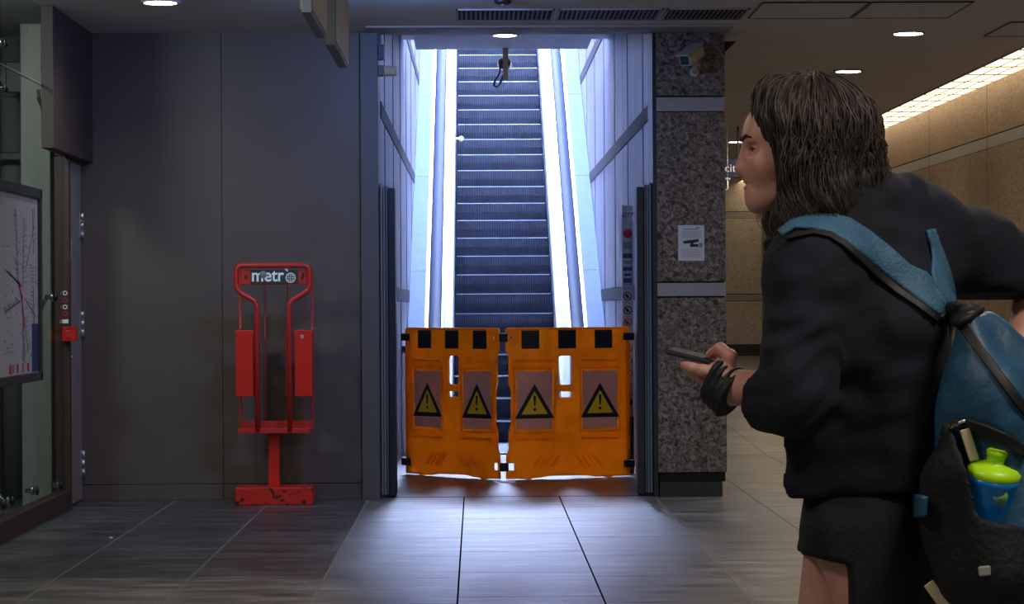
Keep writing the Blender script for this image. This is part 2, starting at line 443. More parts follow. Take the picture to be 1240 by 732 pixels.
# corridor left wall (behind the column), right wall, far wall
MB().box(1.30, 1.62, WY + .5, FY + .2, 0, CZ, M_granite_w).build('wall_corridor_left', kind='structure')
def banded(b, f, ztop, mat, zs=0.):
    lv = [(zs, 1.345, mat), (1.355, 1.445, M_band), (1.455, 2.60, mat), (2.605, 2.70, M_band), (2.71, ztop, mat)]
    for z0, z1, m in lv: f(z0, z1, m)
b = MB(); banded(b, lambda z0, z1, m: b.box(XR, XR + .2, -4, FY + .2, z0, z1, m), CZ + .05, M_granite_w)
b.box(XR + .006, XR + .21, -4, FY + .2, 0, CZ + .2, M_void); b.build('wall_right', kind='structure')
b = MB(); y = 12.0
while y < FY:
    b.box(XR - .0015, XR + .01, y, y + .005, .16, CZ, M_brown); y += 2.5
b.build('trim_right_joints', kind='structure')
MB().box(XR - .012, XR + .05, -4, FY, 0, .16, M_base).build('baseboard_right', kind='structure')
b = MB(); banded(b, lambda z0, z1, m: b.box(1.3, XR, FY, FY + .2, z0, z1, m), CZ + .05, M_granite_f, .5)
x = 1.75
while x < XR: b.box(x, x + .008, FY - .0015, FY + .01, .68, CZ, M_void); x += .9
b.box(1.3, XR, FY + .006, FY + .21, 0, CZ + .2, M_void); b.build('wall_far', kind='structure')
MB().box(1.3, XR, FY - .012, FY + .05, .5, .69, M_base).build('baseboard_far', kind='structure')
# hall behind the camera and the left side
MB().box(-6, XR + .2, -4.2, -4, 0, CZ + .05, M_granite_w).build('wall_rear', kind='structure')
MB().box(-6.2, -6, -4.2, 17.2, 0, CZ + .3, M_grey).build('wall_outer_left', kind='structure')
MB().box(-6, -2.9, 17.0, 17.2, 0, CZ + .3, M_base).build('wall_lift_back', kind='structure')
MB().box(-2.90, -2.75, WY + .3, 17.2, 0, CZ + .3, M_grey).build('wall_lift_side', kind='structure')
# ceiling: hall
b = MB()
b.box(-6.2, XR - .36, -4.2, WY, CZ, CZ + .25, M_ceil)
b.box(-6.2, -2.75, WY, 17.2, CZ, CZ + .25, M_ceil)
b.box(SXR + .05, XR - .36, WY, FY + .2, CZ, CZ + .25, M_ceil)
b.box(XR - .36, XR + .2, -4.2, FY + .2, CZ + .14, CZ + .25, M_ceil)
b.box(XR - .38, XR - .355, -4.2, FY + .2, CZ - .006, CZ + .2, M_ceil2)
b.build('ceiling', kind='structure')
# raised line where the front ceiling strip meets the wall
b = MB()
b.box(-.72, XC1 + .03, 15.25, WY - .035, CZ - .014, CZ - .001, M_ceil2)
b.build('trim_ceiling_edge', kind='structure', bevel=.004)
# shaft ceiling
b = MB()
b.box(SXL - .2, SXR + .2, WY + .16, 21.2, 3.74, 3.95, M_jamb)
b.box(-.54, 1.03, WY + .16, 21.2, 3.65, 3.74, M_ceil2)
b.build('ceiling_shaft', kind='structure')
# shaft walls with vertical enamel panels
def shaft_wall(side, name):
    b = MB(); x = SXL if side < 0 else SXR
    bx = (x - .2, x - .008) if side < 0 else (x + .008, x + .2)
    y0 = WY + .30 if side < 0 else WY + .47
    b.box(*bx, y0, 34, 0, 8, M_void)
    px = (x - .01, x) if side < 0 else (x, x + .01)
    edges = [0, 1.34, 1.45, 2.60, 2.71, 3.85, 3.96, 5.1, 5.21, 8]
    y = y0
    k = 0
    while y < 34:
        w = .62 if k % 3 else .9
        for i in range(len(edges) - 1):
            m = M_shaftband if i % 2 else M_shaft
            if i % 2 == 0: b.box(*px, y + .007, min(y + w, 34) - .007, edges[i] + .003, edges[i + 1] - .003, m)
        y += w; k += 1
    yr_ = y0 + .7
    while yr_ < 34:
        b.box(*((x - .01, x + .005) if side < 0 else (x - .005, x + .01)), yr_, yr_ + .012, 0, 8, M_joint); yr_ += 1.7
    for i in (1, 3, 5, 7):
        b.box(*((x - .01, x + .007) if side < 0 else (x - .007, x + .01)), y0, 34, edges[i], edges[i + 1], M_shaftband)
    b.build(name, kind='structure')
shaft_wall(-1, 'wall_shaft_left'); shaft_wall(1, 'wall_shaft_right')
MB().box(SXL - .2, SXR + .2, 34, 34.2, 3, 8, M_shaft).build('wall_shaft_end', kind='structure')
MB().box(SXL, SXR, 31.4, 34, 5.3, 5.5, M_floor).build('floor_upper', kind='structure')

# ================================================================== DOOR / BOX at left
MB().box(XL + .002, -2.578, 14.17, WY - .001, 2.277, CZ, M_box).box(XL - .06, XL + .001, 14.94, WY - .001, 2.28, CZ, M_box).build('trim_door_box', kind='structure', bevel=.004)
d = MB().box(XL - .04, XL - .002, 14.97, WY - .02, .01, 2.275, M_doorleaf).build('door_1', kind='structure', bevel=.003)
for z in (1.85, 1.19, .25):
    q = MB(); yy = WY - .055
    for k in range(3): q.cyl((XL + .012, yy, z - .085 + k * .06), (XL + .012, yy, z - .085 + k * .06 + .056), .011, M_steel, 12)
    q.box(XL - .002, XL + .003, yy - .03, yy, z - .08, z + .09, M_steel)
    q.box(XL - .002, XL + .024, yy + .0, yy + .03, z - .08, z + .09, M_steel)
    q.build('hinge', d)
MB().box(XL - .002, XL + .006, 15.2, 15.24, 1.62, 1.75, M_greyprint).build('door_plate', d)
MB().cyl((XL + .0, 15.06, .98), (XL + .03, 15.06, .98), .012, M_steel, 12).build('knob', d)
MB().box(XL - .06, XL + .035, 14.93, 14.985, 0, 2.277, M_brown).build('trim_door_post', kind='structure', bevel=.003)
# stickers and red call point on the post
s = thing('sticker_strip', (XL + .036, 14.94, 1.2), 'narrow strip of small red and white stickers above the red call box', 'sticker')
q = MB(); q.box(XL - .02, XL + .033, 14.926, 14.9305, 1.19, 1.42, M_brown)
for k in range(4):
    z = 1.395 - k * .045; q.ring((XL + .008, 14.9215, z), .009, .015, .004, M_redprint if k % 2 else M_white, 14)
q.box(XL - .01, XL + .028, 14.922, 14.926, 1.20, 1.225, M_white)
q.build('sticker_sheet', s)
s = thing('emergency_call_box', (XL + .05, 14.9, 1.12), 'small red emergency call box on the brown post beside the door', 'call box')
MB().box(XL + .0, XL + .085, 14.85, 14.93, 1.085, 1.18, M_red).build('housing', s, bevel=.006)
MB().box(XL + .02, XL + .06, 14.843, 14.852, 1.105, 1.155, M_redtube).build('push_plate', s, bevel=.003)

# ================================================================== LIFT ENCLOSURE behind glass
def pane(y0, y1, z0, z1, n):
    o = MB().box(XL - .012, XL, y0 + .003, y1 - .003, z0 + .003, z1 - .003, M_glass).build('window_%d' % n, kind='structure')
    e = MB()
    e.box(XL - .013, XL + .001, y0, y1, z1 - .003, z1 + .003, M_ltgrey) if z1 < 3 else None
    if e.v: e.build('seam', o)
pane(13.0, 14.93, .12, 2.67, 1); pane(13.0, 14.93, 2.67, CZ, 2); pane(10.9, 13.0, .12, 2.67, 3); pane(10.9, 13.0, 2.67, CZ, 4)
pane(8.8, 10.9, .12, 2.67, 5); pane(8.8, 10.9, 2.67, CZ, 6)
MB().box(XL - .06, XL + .03, 2.0, 14.93, 0, .12, M_brown).build('trim_glass_channel', kind='structure', bevel=.003)
MB().box(XL - .05, XL, 2.0, 8.8, .12, CZ, M_grey).build('wall_left', kind='structure')
p = thing('steel_post', (-2.83, 15.2, 0), 'tall green-grey steel post behind the glass panel', 'post')
MB().box(-2.955, -2.76, 15.05, 15.3, 0, CZ, M_green).build('shaft_panel', p, bevel=.01)
MB().box(-2.945, -2.77, 15.03, 15.05, 0, .03, M_green).build('foot_plate', p)
p = thing('round_column', (-3.17, 15.9, 0), 'round grey column inside the glass lift enclosure', 'column')
MB().cyl((-3.17, 15.9, 0), (-3.17, 15.9, CZ), .085, M_grey, 32).build('shaft', p)
MB().lathe((-3.17, 15.82, 2.86), [(.05, -.03), (.12, -.03), (.12, 0), (.10, .01)], M_grey, 32, 'y').build('pulley', p)
b = MB()
b.box(-3.14, -2.95, 15.5, 15.56, 2.74, 2.95, M_dkgreen); b.box(-4.6, -3.5, 16.4, 16.5, 0, CZ, M_dkgreen); b.box(-4.6, -2.95, 15.7, 15.75, 2.3, 2.36, M_dkgreen)
tag(b.build('lift_frame', bevel=.01), 'dark green steel frame inside the glass lift enclosure behind the round column', 'frame')
# glass fixings
def fixing(y, z, arm, label):
    o = thing('glass_fixing', (XL, y, z), label, 'glass fixing', 'round glass fixings')
    MB().lathe((XL - .0, y, z), [(.026, .0), (.028, .006), (.022, .014), (.008, .018)], M_black, 20, 'x').build('outer_cap', o)
    MB().lathe((XL - .013, y, z), [(.014, -.05), (.014, -.02), (.026, -.012), (.026, 0)], M_chrome, 20, 'x').build('inner_cap', o)
    if arm: MB().tube([(XL - .05, y, z), (XL - .10, y + arm[0] * .5, z + arm[1] * .5), (XL - .13, y + arm[0], z + arm[1])], .012, M_chrome, 10).build('arm', o)
fixing(14.52, 2.80, None, 'round glass fixing above the glass seam beside the steel post')
fixing(14.52, 2.545, (.25, .14), 'round glass fixing with arm just below the glass seam beside the steel post')
fixing(13.10, 2.80, None, 'round glass fixing above the glass seam in front of the round column')
fixing(13.10, 2.545, None, 'round glass fixing just below the glass seam in front of the round column')
fixing(12.92, 2.56, None, 'round glass fixing below the seam at the near side of the vertical joint')
fixing(14.62, 1.37, (.2, -.1), 'round glass fixing with arm beside the map board')
fixing(14.78, .17, None, 'low round glass fixing next to the door post')
fixing(13.22, .20, (.1, .1), 'low round glass fixing with arm under the map board')
fixing(12.98, .20, None, 'low round glass fixing at the foot of the vertical glass joint')
fixing(13.95, .20, None, 'low round glass fixing midway under the glass pane')

# ================================================================== MAP BOARD
Yb0, Yb1, Xb = 11.2, 13.48, XL + .11
mp = thing('map_board', (Xb, 12.4, .9), 'large transit map board in a dark frame mounted on the glass', 'map board')
MB().box(Xb - .05, Xb, Yb0, Yb1, .88, 1.99, M_dkgreen).build('back_panel', mp, bevel=.004)
b = MB()
for (a0, a1, z0, z1) in ((Yb0, Yb1, 1.93, 1.99), (Yb0, Yb1, .88, .93), (Yb0, Yb0 + .05, .88, 1.99), (Yb1 - .05, Yb1, .88, 1.99)):
    b.box(Xb, Xb + .025, a0, a1, z0, z1, M_dkgreen)
b.build('frame', mp, bevel=.005)
sheet = MB().box(Xb, Xb + .006, Yb0 + .05, Yb1 - .05, .93, 1.93, M_map).build('map_sheet', mp)
b = MB(); e0 = Xb + .0065
def line(pts, w, mat):
    for (y0, z0), (y1, z1) in zip(pts[:-1], pts[1:]):
        v = Vector((0, y1 - y0, z1 - z0)); L_ = v.length
        if L_ < 1e-5: continue
        b.obox((e0 + .0005, (y0 + y1) / 2, (z0 + z1) / 2), (1, 0, 0), v, Vector((1, 0, 0)).cross(v), .0005, L_ / 2 + w / 2, w / 2, mat)
rnd = random.Random(3)
def stations(y0, z0, y1, z1, n, side):
    line([(y0, z0), (y1, z1)], .012, M_greyprint)
    for i in range(n):
        t = (i + .5) / n; y = y0 + (y1 - y0) * t; z = z0 + (z1 - z0) * t
        l = .03 + rnd.random() * .07
        line([(y, z), (y + side * l, z + .016)], .006, M_greyprint)
stations(12.80, 1.84, 12.86, 1.44, 15, -1); stations(13.02, 1.80, 12.98, 1.42, 13, 1); stations(12.55, 1.50, 12.95, 1.42, 9, -1)
line([(12.86, 1.44), (12.95, 1.36), (12.98, 1.28), (13.0, 1.2)], .028, M_redprint)
stations(13.0, 1.2, 13.03, .99, 14, -1); stations(13.02, 1.25, 13.12, 1.05, 8, 1); stations(12.5, 1.28, 12.92, 1.34, 9, -1)
stations(13.27, 1.86, 13.30, 1.62, 9, 1); stations(13.29, 1.42, 13.31, 1.2, 9, -1)
line([(13.05, 1.5), (13.3, 1.75), (13.33, 1.87)], .008, M_redprint); line([(13.05, 1.35), (13.36, 1.25)], .006, M_redprint)
for k in range(70):
    y = rnd.uniform(12.45, 13.38); z = rnd.uniform(1.0, 1.85)
    line([(y, z), (y + rnd.uniform(.01, .05), z + rnd.uniform(-.003, .003))], .006, M_greyprint)
for k in range(5): line([(13.23, 1.53 - k * .02), (13.36 - .02 * (k % 2), 1.53 - k * .02)], .006, M_greyprint)
b.box(e0, e0 + .001, 13.24, 13.43, .935, 1.21, M_blueprint)
for k in range(14): y = rnd.uniform(13.26, 13.4); z = .96 + k * .016; line([(y, z), (y + .02, z)], .006, M_white)
for (y, m) in ((12.6, M_redprint), (12.68, M_greyprint), (12.8, M_redprint), (12.95, M_greyprint), (13.1, M_redprint)): b.box(e0, e0 + .001, y, y + .05, .94, .99, m)
b.build('map_print', sheet)
MB().tube([(Xb - .05, 13.42, 1.37), (XL - .02, 13.42, 1.37)], .012, M_chrome).build('bracket', mp)
MB().tube([(Xb - .05, 13.42, 1.0), (XL - .02, 13.42, 1.0)], .012, M_chrome).build('bracket', mp)

# ================================================================== NEWSPAPER RACK
yr = 15.27
def r_(px, py, Y=yr): return at(px, py, Y)
rk = thing('newspaper_stand', (r_(332, 606).x, yr, 0), 'red metal newspaper stand with worn base against the dark wall', 'newspaper stand')
xl, xr = r_(287, 600).x, r_(380, 600).x
MB().box(xl, xr, yr - .12, yr + .16, 0, .115, M_wornred).build('base', rk, bevel=.006)
MB().box(r_(325, 560).x, r_(338, 560).x, yr - .0, yr + .06, .115, .46, M_red).build('post', rk, bevel=.004)
zt, zb = r_(330, 322).z, r_(330, 522).z
def frame_side(sg, cx=(xl + xr) / 2):
    hw = (xr - xl) / 2 - .012
    xi = .105
    return [(cx + sg * hw, zt), (cx + sg * hw, r_(330, 352).z), (cx + sg * xi, r_(330, 366).z), (cx + sg * xi, zb)]
cx = (xl + xr) / 2 + .003
pl = frame_side(-1); pr = frame_side(1)
path = [(x, yr - .1, z) for x, z in pl[::-1]] + [(x, yr - .1, z) for x, z in pr]
MB().tube(round_path(path, .045), .0175, M_redtube, 12).build('front_tube', rk)
for sg in (-1, 1):
    hw = (xr - xl) / 2 - .014
    nm = 'back_rod'
    MB().tube(round_path([(cx + sg * hw, yr + .1, zt - .02), (cx + sg * hw, yr + .1, zb), (cx + sg * (hw - .1), yr + .1, zb)], .02), .008, M_redtube, 10).build(nm, rk)
    MB().cyl((cx + sg * .075, yr + .1, zt - .1), (cx + sg * .075, yr + .1, zb), .005, M_redtube, 8).build('thin_rod', rk)
    x0, x1 = sorted((cx + sg * (hw + .012), cx + sg * .135))
    MB().box(x0, x1, yr - .085, yr + .11, r_(330, 480).z, r_(330, 400).z, M_red).build('side_box', rk, bevel=.004)
MB().box(cx + .075, cx + .10, yr - .06, yr + .11, r_(330, 480).z, r_(330, 400).z, M_redtube).build('inner_cheek', rk)
b = MB(); b.box(cx - .235, cx + .235, yr - .1, yr + .11, zb - .01, zb + .004, M_redtube); b.box(cx - .235, cx + .235, yr + .09, yr + .105, zb, zb + .06, M_redtube)
b.box(cx - .235, cx + .235, yr - .108, yr - .1, zb - .012, zb + .02, M_redtube)
b.build('tray', rk, bevel=.003)
hd = MB().box(cx - .215, cx + .215, yr - .09, yr - .06, r_(330, 345).z, r_(330, 327).z, M_redtube).build('header_plate', rk, bevel=.004)
zc = r_(330, 335.5).z
MB().box(cx - .15, cx + .162, yr - .0935, yr - .089, zc - .045, zc + .045, M_darkgreen).build('sign_panel', hd)
def put(me, name, parent, loc, rz=0.):
    o = bpy.data.objects.new(name, me); COL.objects.link(o); o.parent = parent
    o.location = Vector(loc) - wpos(parent); o.rotation_euler = (0, 0, rz); return o
tm = text_mesh('metr', .118, .0015, M_bright, 'LEFT', 0, .0022)
w_ = max(v.co.x for v in tm.vertices); tm.transform(Matrix.Scale(.215 / w_, 4, (1, 0, 0)))
put(tm, 'lettering', hd, (cx - .145, yr - .096, zc + .006))
b = MB(); gc = (cx + .112, yr - .0975, zc - .008)
b.ring(gc, .026, .034, .003, M_white, 24)
b.box(gc[0] - .03, gc[0] + .03, gc[1], gc[1] + .003, gc[2] - .002, gc[2] + .002, M_white); b.box(gc[0] - .002, gc[0] + .002, gc[1], gc[1] + .003, gc[2] - .03, gc[2] + .03, M_white)
for sg in (-1, 1):
    for t in range(6):
        a0, a1 = -1.2 + t * .4, -1.2 + t * .4 + .4
        P0 = Vector((gc[0] + sg * .015 * math.cos(a0), 0, gc[2] + .03 * math.sin(a0))); P1 = Vector((gc[0] + sg * .015 * math.cos(a1), 0, gc[2] + .03 * math.sin(a1)))
        dd = P1 - P0; c_ = (P0 + P1) / 2; c_.y = gc[1] + .0015
        b.obox(c_, dd, (0, 1, 0), dd.cross(Vector((0, 1, 0))), dd.length / 2, .0015, .0016, M_white)
    b.box(gc[0] - .026, gc[0] + .026, gc[1], gc[1] + .003, gc[2] + sg * .015 - .0015, gc[2] + sg * .015 + .0015, M_white)
b.build('globe_emblem', hd)
b = MB(); b.obox((cx + .086, yr - .096, zc + .043), (1, 0, -.8), (0, 1, 0), (.8, 0, 1), .011, .002, .006, M_white)
b.build('accent_mark', hd)
MB().lathe((cx - .067, yr - .0965, zc + .014), [(.022, -.004), (.024, 0), (.024, .003)], M_greyprint, 20, 'y').build('round_sticker', hd)
put(text_mesh('6', .05, .001, M_black, 'CENTER', .2), 'numeral', hd, (cx - .182, yr - .0915, zc))
put(text_mesh('1', .055, .001, M_black, 'CENTER', .25, .004), 'numeral', hd, (cx + .187, yr - .0915, zc))
MB().lathe((r_(367, 408).x, yr - .086, r_(367, 408).z), [(.010, -.001), (.016, 0)], M_tan, 14, 'y').build('scuff_sticker', rk)

# ================================================================== HANGING SIGNS top left
def hang_sign(y0, y1, x0, x1, zb, label):
    o = thing('hanging_sign', ((x0 + x1) / 2, (y0 + y1) / 2, zb), label, 'sign', 'hanging light box signs')
    MB().box(x0 + .006, x1 - .006, y0, y1, zb, zb + .34, M_signcase).build('case', o, bevel=.004)
    MB().box(x1 - .008, x1, y0 + .015, y1 - .015, zb + .015, zb + .325, M_ltgrey).build('face_panel', o)
    MB().box(x0, x0 + .008, y0 + .015, y1 - .015, zb + .015, zb + .325, M_grey).build('back_panel', o)
    for yy in (y0 + .12, y1 - .12): MB().cyl(((x0 + x1) / 2, yy, zb + .34), ((x0 + x1) / 2, yy, CZ), .008, M_steel, 10).build('rod', o)
hang_sign(9.45, 10.35, -.715, -.66, 2.5, 'hanging light box sign at the top edge, nearer of two in line')
hang_sign(10.62, 11.65, -.695, -.635, 2.5, 'hanging light box sign at the top edge, farther of two in line')

# ================================================================== PORTAL FITTINGS
o = thing('sensor_box', (-.64, WY, 3.0), 'small dark box high on the portal jamb above the beige tube', 'box')
MB().box(SXL - .0, SXL + .04, WY - .02, WY + .06, at(463, 72, WY).z, at(463, 54, WY).z, M_gate).build('case', o, bevel=.003)
MB().box(SXL + .0, SXL + .02, WY - .02, WY + .05, at(463, 54, WY).z, at(463, 43, WY).z, M_gate).build('cap', o)
o = thing('beam_sensor', (-.6, WY, at(470, 86, WY).z), 'short beige tube sensor sticking out of the left portal jamb', 'sensor')
zs = at(470, 86, WY).z
MB().box(SXL - .0, SXL + .035, WY - .04, WY + .05, zs - .035, zs + .035, M_jamb).build('mount', o, bevel=.004)
MB().box(SXL + .035, SXL + .128, WY - .035, WY + .045, zs - .033, zs + .033, M_cream).build('tube', o, bevel=.012)
def gate(side, label):
    s = side; x0 = SXL if s < 0 else 1.196
    o = thing('folding_gate', (x0 - s * .05, WY + .14, 0), label, 'gate', 'folded metal gates')
    zt = 2.10
    def xx(a, b_): return tuple(sorted((x0 - s * a, x0 - s * b_)))
    MB().box(*xx(.005, .02), WY + .08, WY + .28, .02, zt + .03, M_gatel).build('fixed_stile', o, bevel=.003)
    MB().box(*xx(.024, .038), WY + .08, WY + .28, .02, zt + .015, M_gatel).build('seal', o, bevel=.003)
    MB().box(*xx(.042, .055), WY + .08, WY + .28, .02, zt + .015, M_grey).build('inner_stile', o, bevel=.003)
    MB().box(*xx(.058, .105), WY + .06, WY + .30, .012, zt, M_gate).build('leading_stile', o, bevel=.005)
    MB().box(*xx(.005, .10), WY + .10, WY + .26, .0, .02, M_gate).build('floor_guide', o)
    if s > 0: MB().box(x0 + .003, x0 + .014, WY + .035, WY + .079, .95, 1.1, M_black).build('latch', o)
gate(-1, 'folded dark metal gate standing at the left portal jamb')
gate(1, 'folded dark metal gate standing beside the granite column')

# notice on column
n0, n1 = at(821, 273, Yc), at(853, 316, Yc)
o = thing('notice_sign', ((n0.x + n1.x) / 2, Yc, n1.z), 'white paper notice taped to the granite column', 'notice')
sh = MB().box(n0.x, n1.x, Yc - .004, Yc - .001, n1.z, n0.z, M_paper).build('sheet', o)
b = MB(); W_, H_ = n1.x - n0.x, n0.z - n1.z
def nb(u0, u1, v0, v1, m): b.box(n0.x + u0 * W_, n0.x + u1 * W_, Yc - .0052, Yc - .0041, n0.z - v1 * H_, n0.z - v0 * H_, m)
nb(.2, .8, .10, .125, M_greyprint); nb(.68, .82, .055, .085, M_greyprint)
for k in range(7): nb(.12, .9 - .05 * (k % 3), .165 + k * .03, .173 + k * .03, M_greyprint)
for k in range(7): nb(.12, .88 - .06 * (k % 2), .68 + k * .035, .688 + k * .035, M_greyprint)
nb(.45, .77, .53, .61, M_black); nb(.48, .58, .48, .54, M_black); nb(.8, .92, .5, .62, M_greyprint)
b.prism([(n0.x + u * W_, Yc - .0041, n0.z - v * H_) for u, v in ((.2, .44), (.78, .39), (.79, .46), (.6, .5), (.24, .52), (.18, .48))], (0, -.0011, 0), M_black)
b.build('printed_text', sh)

# CCTV on column
c0 = at(826, 77, Yc - .3); ce = at(845, 62, Yc)
o = thing('security_camera', (ce.x, Yc, ce.z), 'grey security camera high on the granite column', 'camera')
fw = (Vector((c0.x, Yc - .3, c0.z - .0)) - Vector((ce.x + .02, Yc - .02, ce.z + .01))).normalized(); sd = fw.cross(Vector((0, 0, 1))).normalized(); up = sd.cross(fw)
cc = Vector((ce.x, Yc - .05, ce.z)) + fw * .12
MB().obox(cc, sd, fw, up, .042, .13, .042, M_ltgrey).build('housing', o, bevel=.018, seg=3)
MB().obox(cc + up * .046 + fw * .02, sd, fw, up, .048, .15, .005, M_ltgrey).build('sun_shield', o, bevel=.004)
MB().obox(cc + fw * .131, sd, fw, up, .03, .004, .028, M_darkgreen).build('lens_window', o, bevel=.004)
MB().tube([cc - up * .04, cc - up * .09 - fw * .02, (cc.x + .03, Yc, cc.z - .10)], .016, M_ltgrey).build('bracket', o)
MB().lathe((cc.x + .03, Yc - .005, cc.z - .10), [(.03, -.01), (.035, 0)], M_ltgrey, 20, 'y').build('mount_plate', o)
# dark wedge on the side of the column
w0 = at(876, 51, Yc + .1); w1 = at(889, 51, Yc + .1); w2 = at(877, 66, Yc + .1)
o = thing('wedge_bracket', (XC1, Yc + .1, w2.z), 'small black wedge bracket sticking out from the column top', 'bracket')
MB().prism([(XC1 - .001, Yc + .05, w0.z), (w1.x + .01, Yc + .05, w0.z), (XC1 - .001, Yc + .05, w2.z)], (0, .12, 0), M_black).build('wedge', o)
MB().box(XC1, XC1 + .006, Yc + .04, Yc + .18, w2.z - .02, w0.z + .02, M_black).build('wall_plate', o)

# hidden-light lamps
def downlight(x, y, z, label, power, r=.1, colr=(1, .9, .77), spot=150):
    o = thing('ceiling_downlight', (x, y, z), label, 'ceiling light', 'round recessed ceiling downlights')
    MB().ring((x, y, z - .012), r, r + .018, .014, M_ltgrey, 32, 'z').build('trim_ring', o)
    MB().lathe((x, y, z - .006), [(r, 0), (r, .005)], M_lamp, 32).build('diffuser', o)
    l = bpy.data.lights.new('downlight_bulb', 'SPOT'); l.energy = power; l.color = colr; l.spot_size = math.radians(spot); l.spot_blend = .6; l.shadow_soft_size = .08
    q = bpy.data.objects.new('downlight_bulb', l); COL.objects.link(q); q.location = (x, y, z - .04)
for i, (x, y) in enumerate(((2.96, 15.75), (2.96, 18.3), (2.96, 20.9), (2.96, 23.5), (2.97, 26.2), (2.97, 31.0))):
    lab = ['corridor ceiling downlight nearest the right edge of the photo', 'corridor ceiling downlight just right of the person\'s head', 'corridor ceiling downlight hidden behind the person\'s hair', 'corridor ceiling downlight above the hair, fourth along the corridor',
           'corridor ceiling downlight in front of the person\'s forehead', 'corridor ceiling downlight deepest in the corridor'][i]
    downlight(x, y, CZ, lab, P_CORR)
downlight(-1.9, 14.0, CZ, 'ceiling downlight at the top edge above the newspaper stand', P_LEFT)
downlight(.26, 20.05, 3.65, 'ceiling downlight under the shaft ceiling above the escalator', 14, .1)
o = thing('smoke_detector', (.2, 14.0, CZ), 'small round dark detector on the ceiling above the portal', 'detector')
MB().lathe((.17, 13.98, CZ), [(.03, -.03), (.05, -.022), (.055, 0)], M_black, 24).build('body', o)
MB().lathe((.17, 13.98, CZ - .03), [(.012, -.006), (.014, 0)], M_steel, 16).build('button', o)
o = thing('smoke_detector', (.24, 18.4, 3.65), 'small round detector in front of the shaft downlight', 'detector')
MB().lathe((.25, 19.2, 3.65), [(.03, -.03), (.05, -.022), (.055, 0)], M_black, 24).build('body', o)
MB().lathe((.25, 19.2, 3.62), [(.012, -.006), (.014, 0)], M_steel, 16).build('button', o)

# ceiling grilles & hatches
def grille(x0, x1, y0, y1, label, mat=M_grille):
    o = thing('ceiling_vent', ((x0 + x1) / 2, (y0 + y1) / 2, CZ), label, 'vent', 'slotted ceiling vents')
    b = MB(); z0, z1 = CZ - .010, CZ - .001
    b.box(x0, x1, y0, y0 + .02, z0, z1, M_ceil2); b.box(x0, x1, y1 - .02, y1, z0, z1, M_ceil2); b.box(x0, x0 + .015, y0, y1, z0, z1, M_ceil2); b.box(x1 - .015, x1, y0, y1, z0, z1, M_ceil2)
    b.build('frame', o)
    MB().box(x0 + .01, x1 - .01, y0 + .01, y1 - .01, CZ - .003, CZ - .001, M_void).build('backing', o)
    b = MB(); x = x0 + .03
    while x < x1 - .02: b.box(x, x + .012, y0 + .02, y1 - .02, z0 + .001, z1 - .003, mat); x += .03
    b.build('louvre', o)
grille(-.12, .50, 14.40, 14.95, 'slotted ceiling vent leftmost of the three above the portal')
grille(.52, 1.18, 14.40, 14.95, 'slotted ceiling vent in the middle of three above the portal')
grille(1.20, 1.72, 14.40, 14.95, 'slotted ceiling vent above the granite column, rightmost of three')
def hatch(x0, x1, y0, y1, label):
    o = thing('ceiling_hatch', ((x0 + x1) / 2, (y0 + y1) / 2, CZ), label, 'ceiling hatch', 'flush ceiling hatches')
    MB().box(x0 + .01, x1 - .01, y0 + .01, y1 - .01, CZ - .006, CZ - .001, M_ceil).build('leaf', o)
    b = MB(); z0, z1 = CZ - .009, CZ - .0005
    b.box(x0, x1, y0, y0 + .01, z0, z1, M_base); b.box(x0, x1, y1 - .01, y1, z0, z1, M_base); b.box(x0, x0 + .01, y0, y1, z0, z1, M_base); b.box(x1 - .01, x1, y0, y1, z0, z1, M_base)
    b.build('rim', o)
hatch(1.76, 2.42, 14.12, 14.9, 'flush ceiling hatch nearest the slotted vents')
hatch(2.43, 3.06, 14.12, 14.9, 'flush ceiling hatch in the row farthest from the vents')
hatch(3.52, 4.1 - .15, 15.15, 15.95, 'flush ceiling hatch next to the louvred light strip')

# louvred light strip along the right wall
o = thing('light_strip', (XR - .18, 16, CZ), 'long louvred light strip in the ceiling along the granite wall', 'light strip')
MB().box(XR - .352, XR - .004, 9, FY - .01, CZ - .001, CZ + .006, M_cove).build('diffuser', o)
b = MB(); y = 9.0
while y < FY: b.box(XR - .355, XR - .005, y, y + .02, CZ - .010, CZ - .002, M_band); y += .6
for x in (XR - .24, XR - .12): b.box(x, x + .008, 9, FY, CZ - .008, CZ - .002, M_band)
b.build('louvre', o)

# exit sign in the corridor
Ys = 24.0; s0, s1 = at(872, 193, Ys), at(906, 215, Ys)
o = thing('exit_sign', ((s0.x + s1.x) / 2, Ys, s1.z), 'dark blue hanging exit sign reading uscita behind the column edge', 'sign')
cs = MB().box(s1.x - .62, s1.x, Ys, Ys + .08, s1.z, s0.z, M_navy).build('case', o, bevel=.006)
tm = text_mesh('uscita', .118, .002, M_white, 'RIGHT', 0, .0)
put(tm, 'lettering', cs, (at(897, 205, Ys).x, Ys - .003, (s0.z + s1.z) / 2))
for x in (s1.x - .5, s1.x - .1): MB().cyl((x, Ys + .04, s0.z), (x, Ys + .04, CZ), .01, M_grey, 10).build('rod', o)
h0 = at(877, 214, Ys - .3)
o = thing('hanging_hook', (h0.x, Ys - .3, h0.z), 'small white hook hanging below the exit sign beside the column', 'hook')
t0, t1 = at(881, 217, Ys - .3), at(881, 230, Ys - .3)
MB().tube(round_path([(t0.x, Ys - .3, t0.z), (t1.x, Ys - .3, t1.z), (t1.x - .03, Ys - .3, t1.z)], .01), .008, M_white, 8).build('hook_rod', o)
MB().cyl((t0.x, Ys - .3, t0.z), (t0.x, Ys - .3, CZ), .003, M_white, 6).build('wire', o)
MB().box(t0.x - .03, t0.x + .03, Ys - .31, Ys - .29, t0.z - .005, t0.z + .01, M_white).build('crossbar', o)

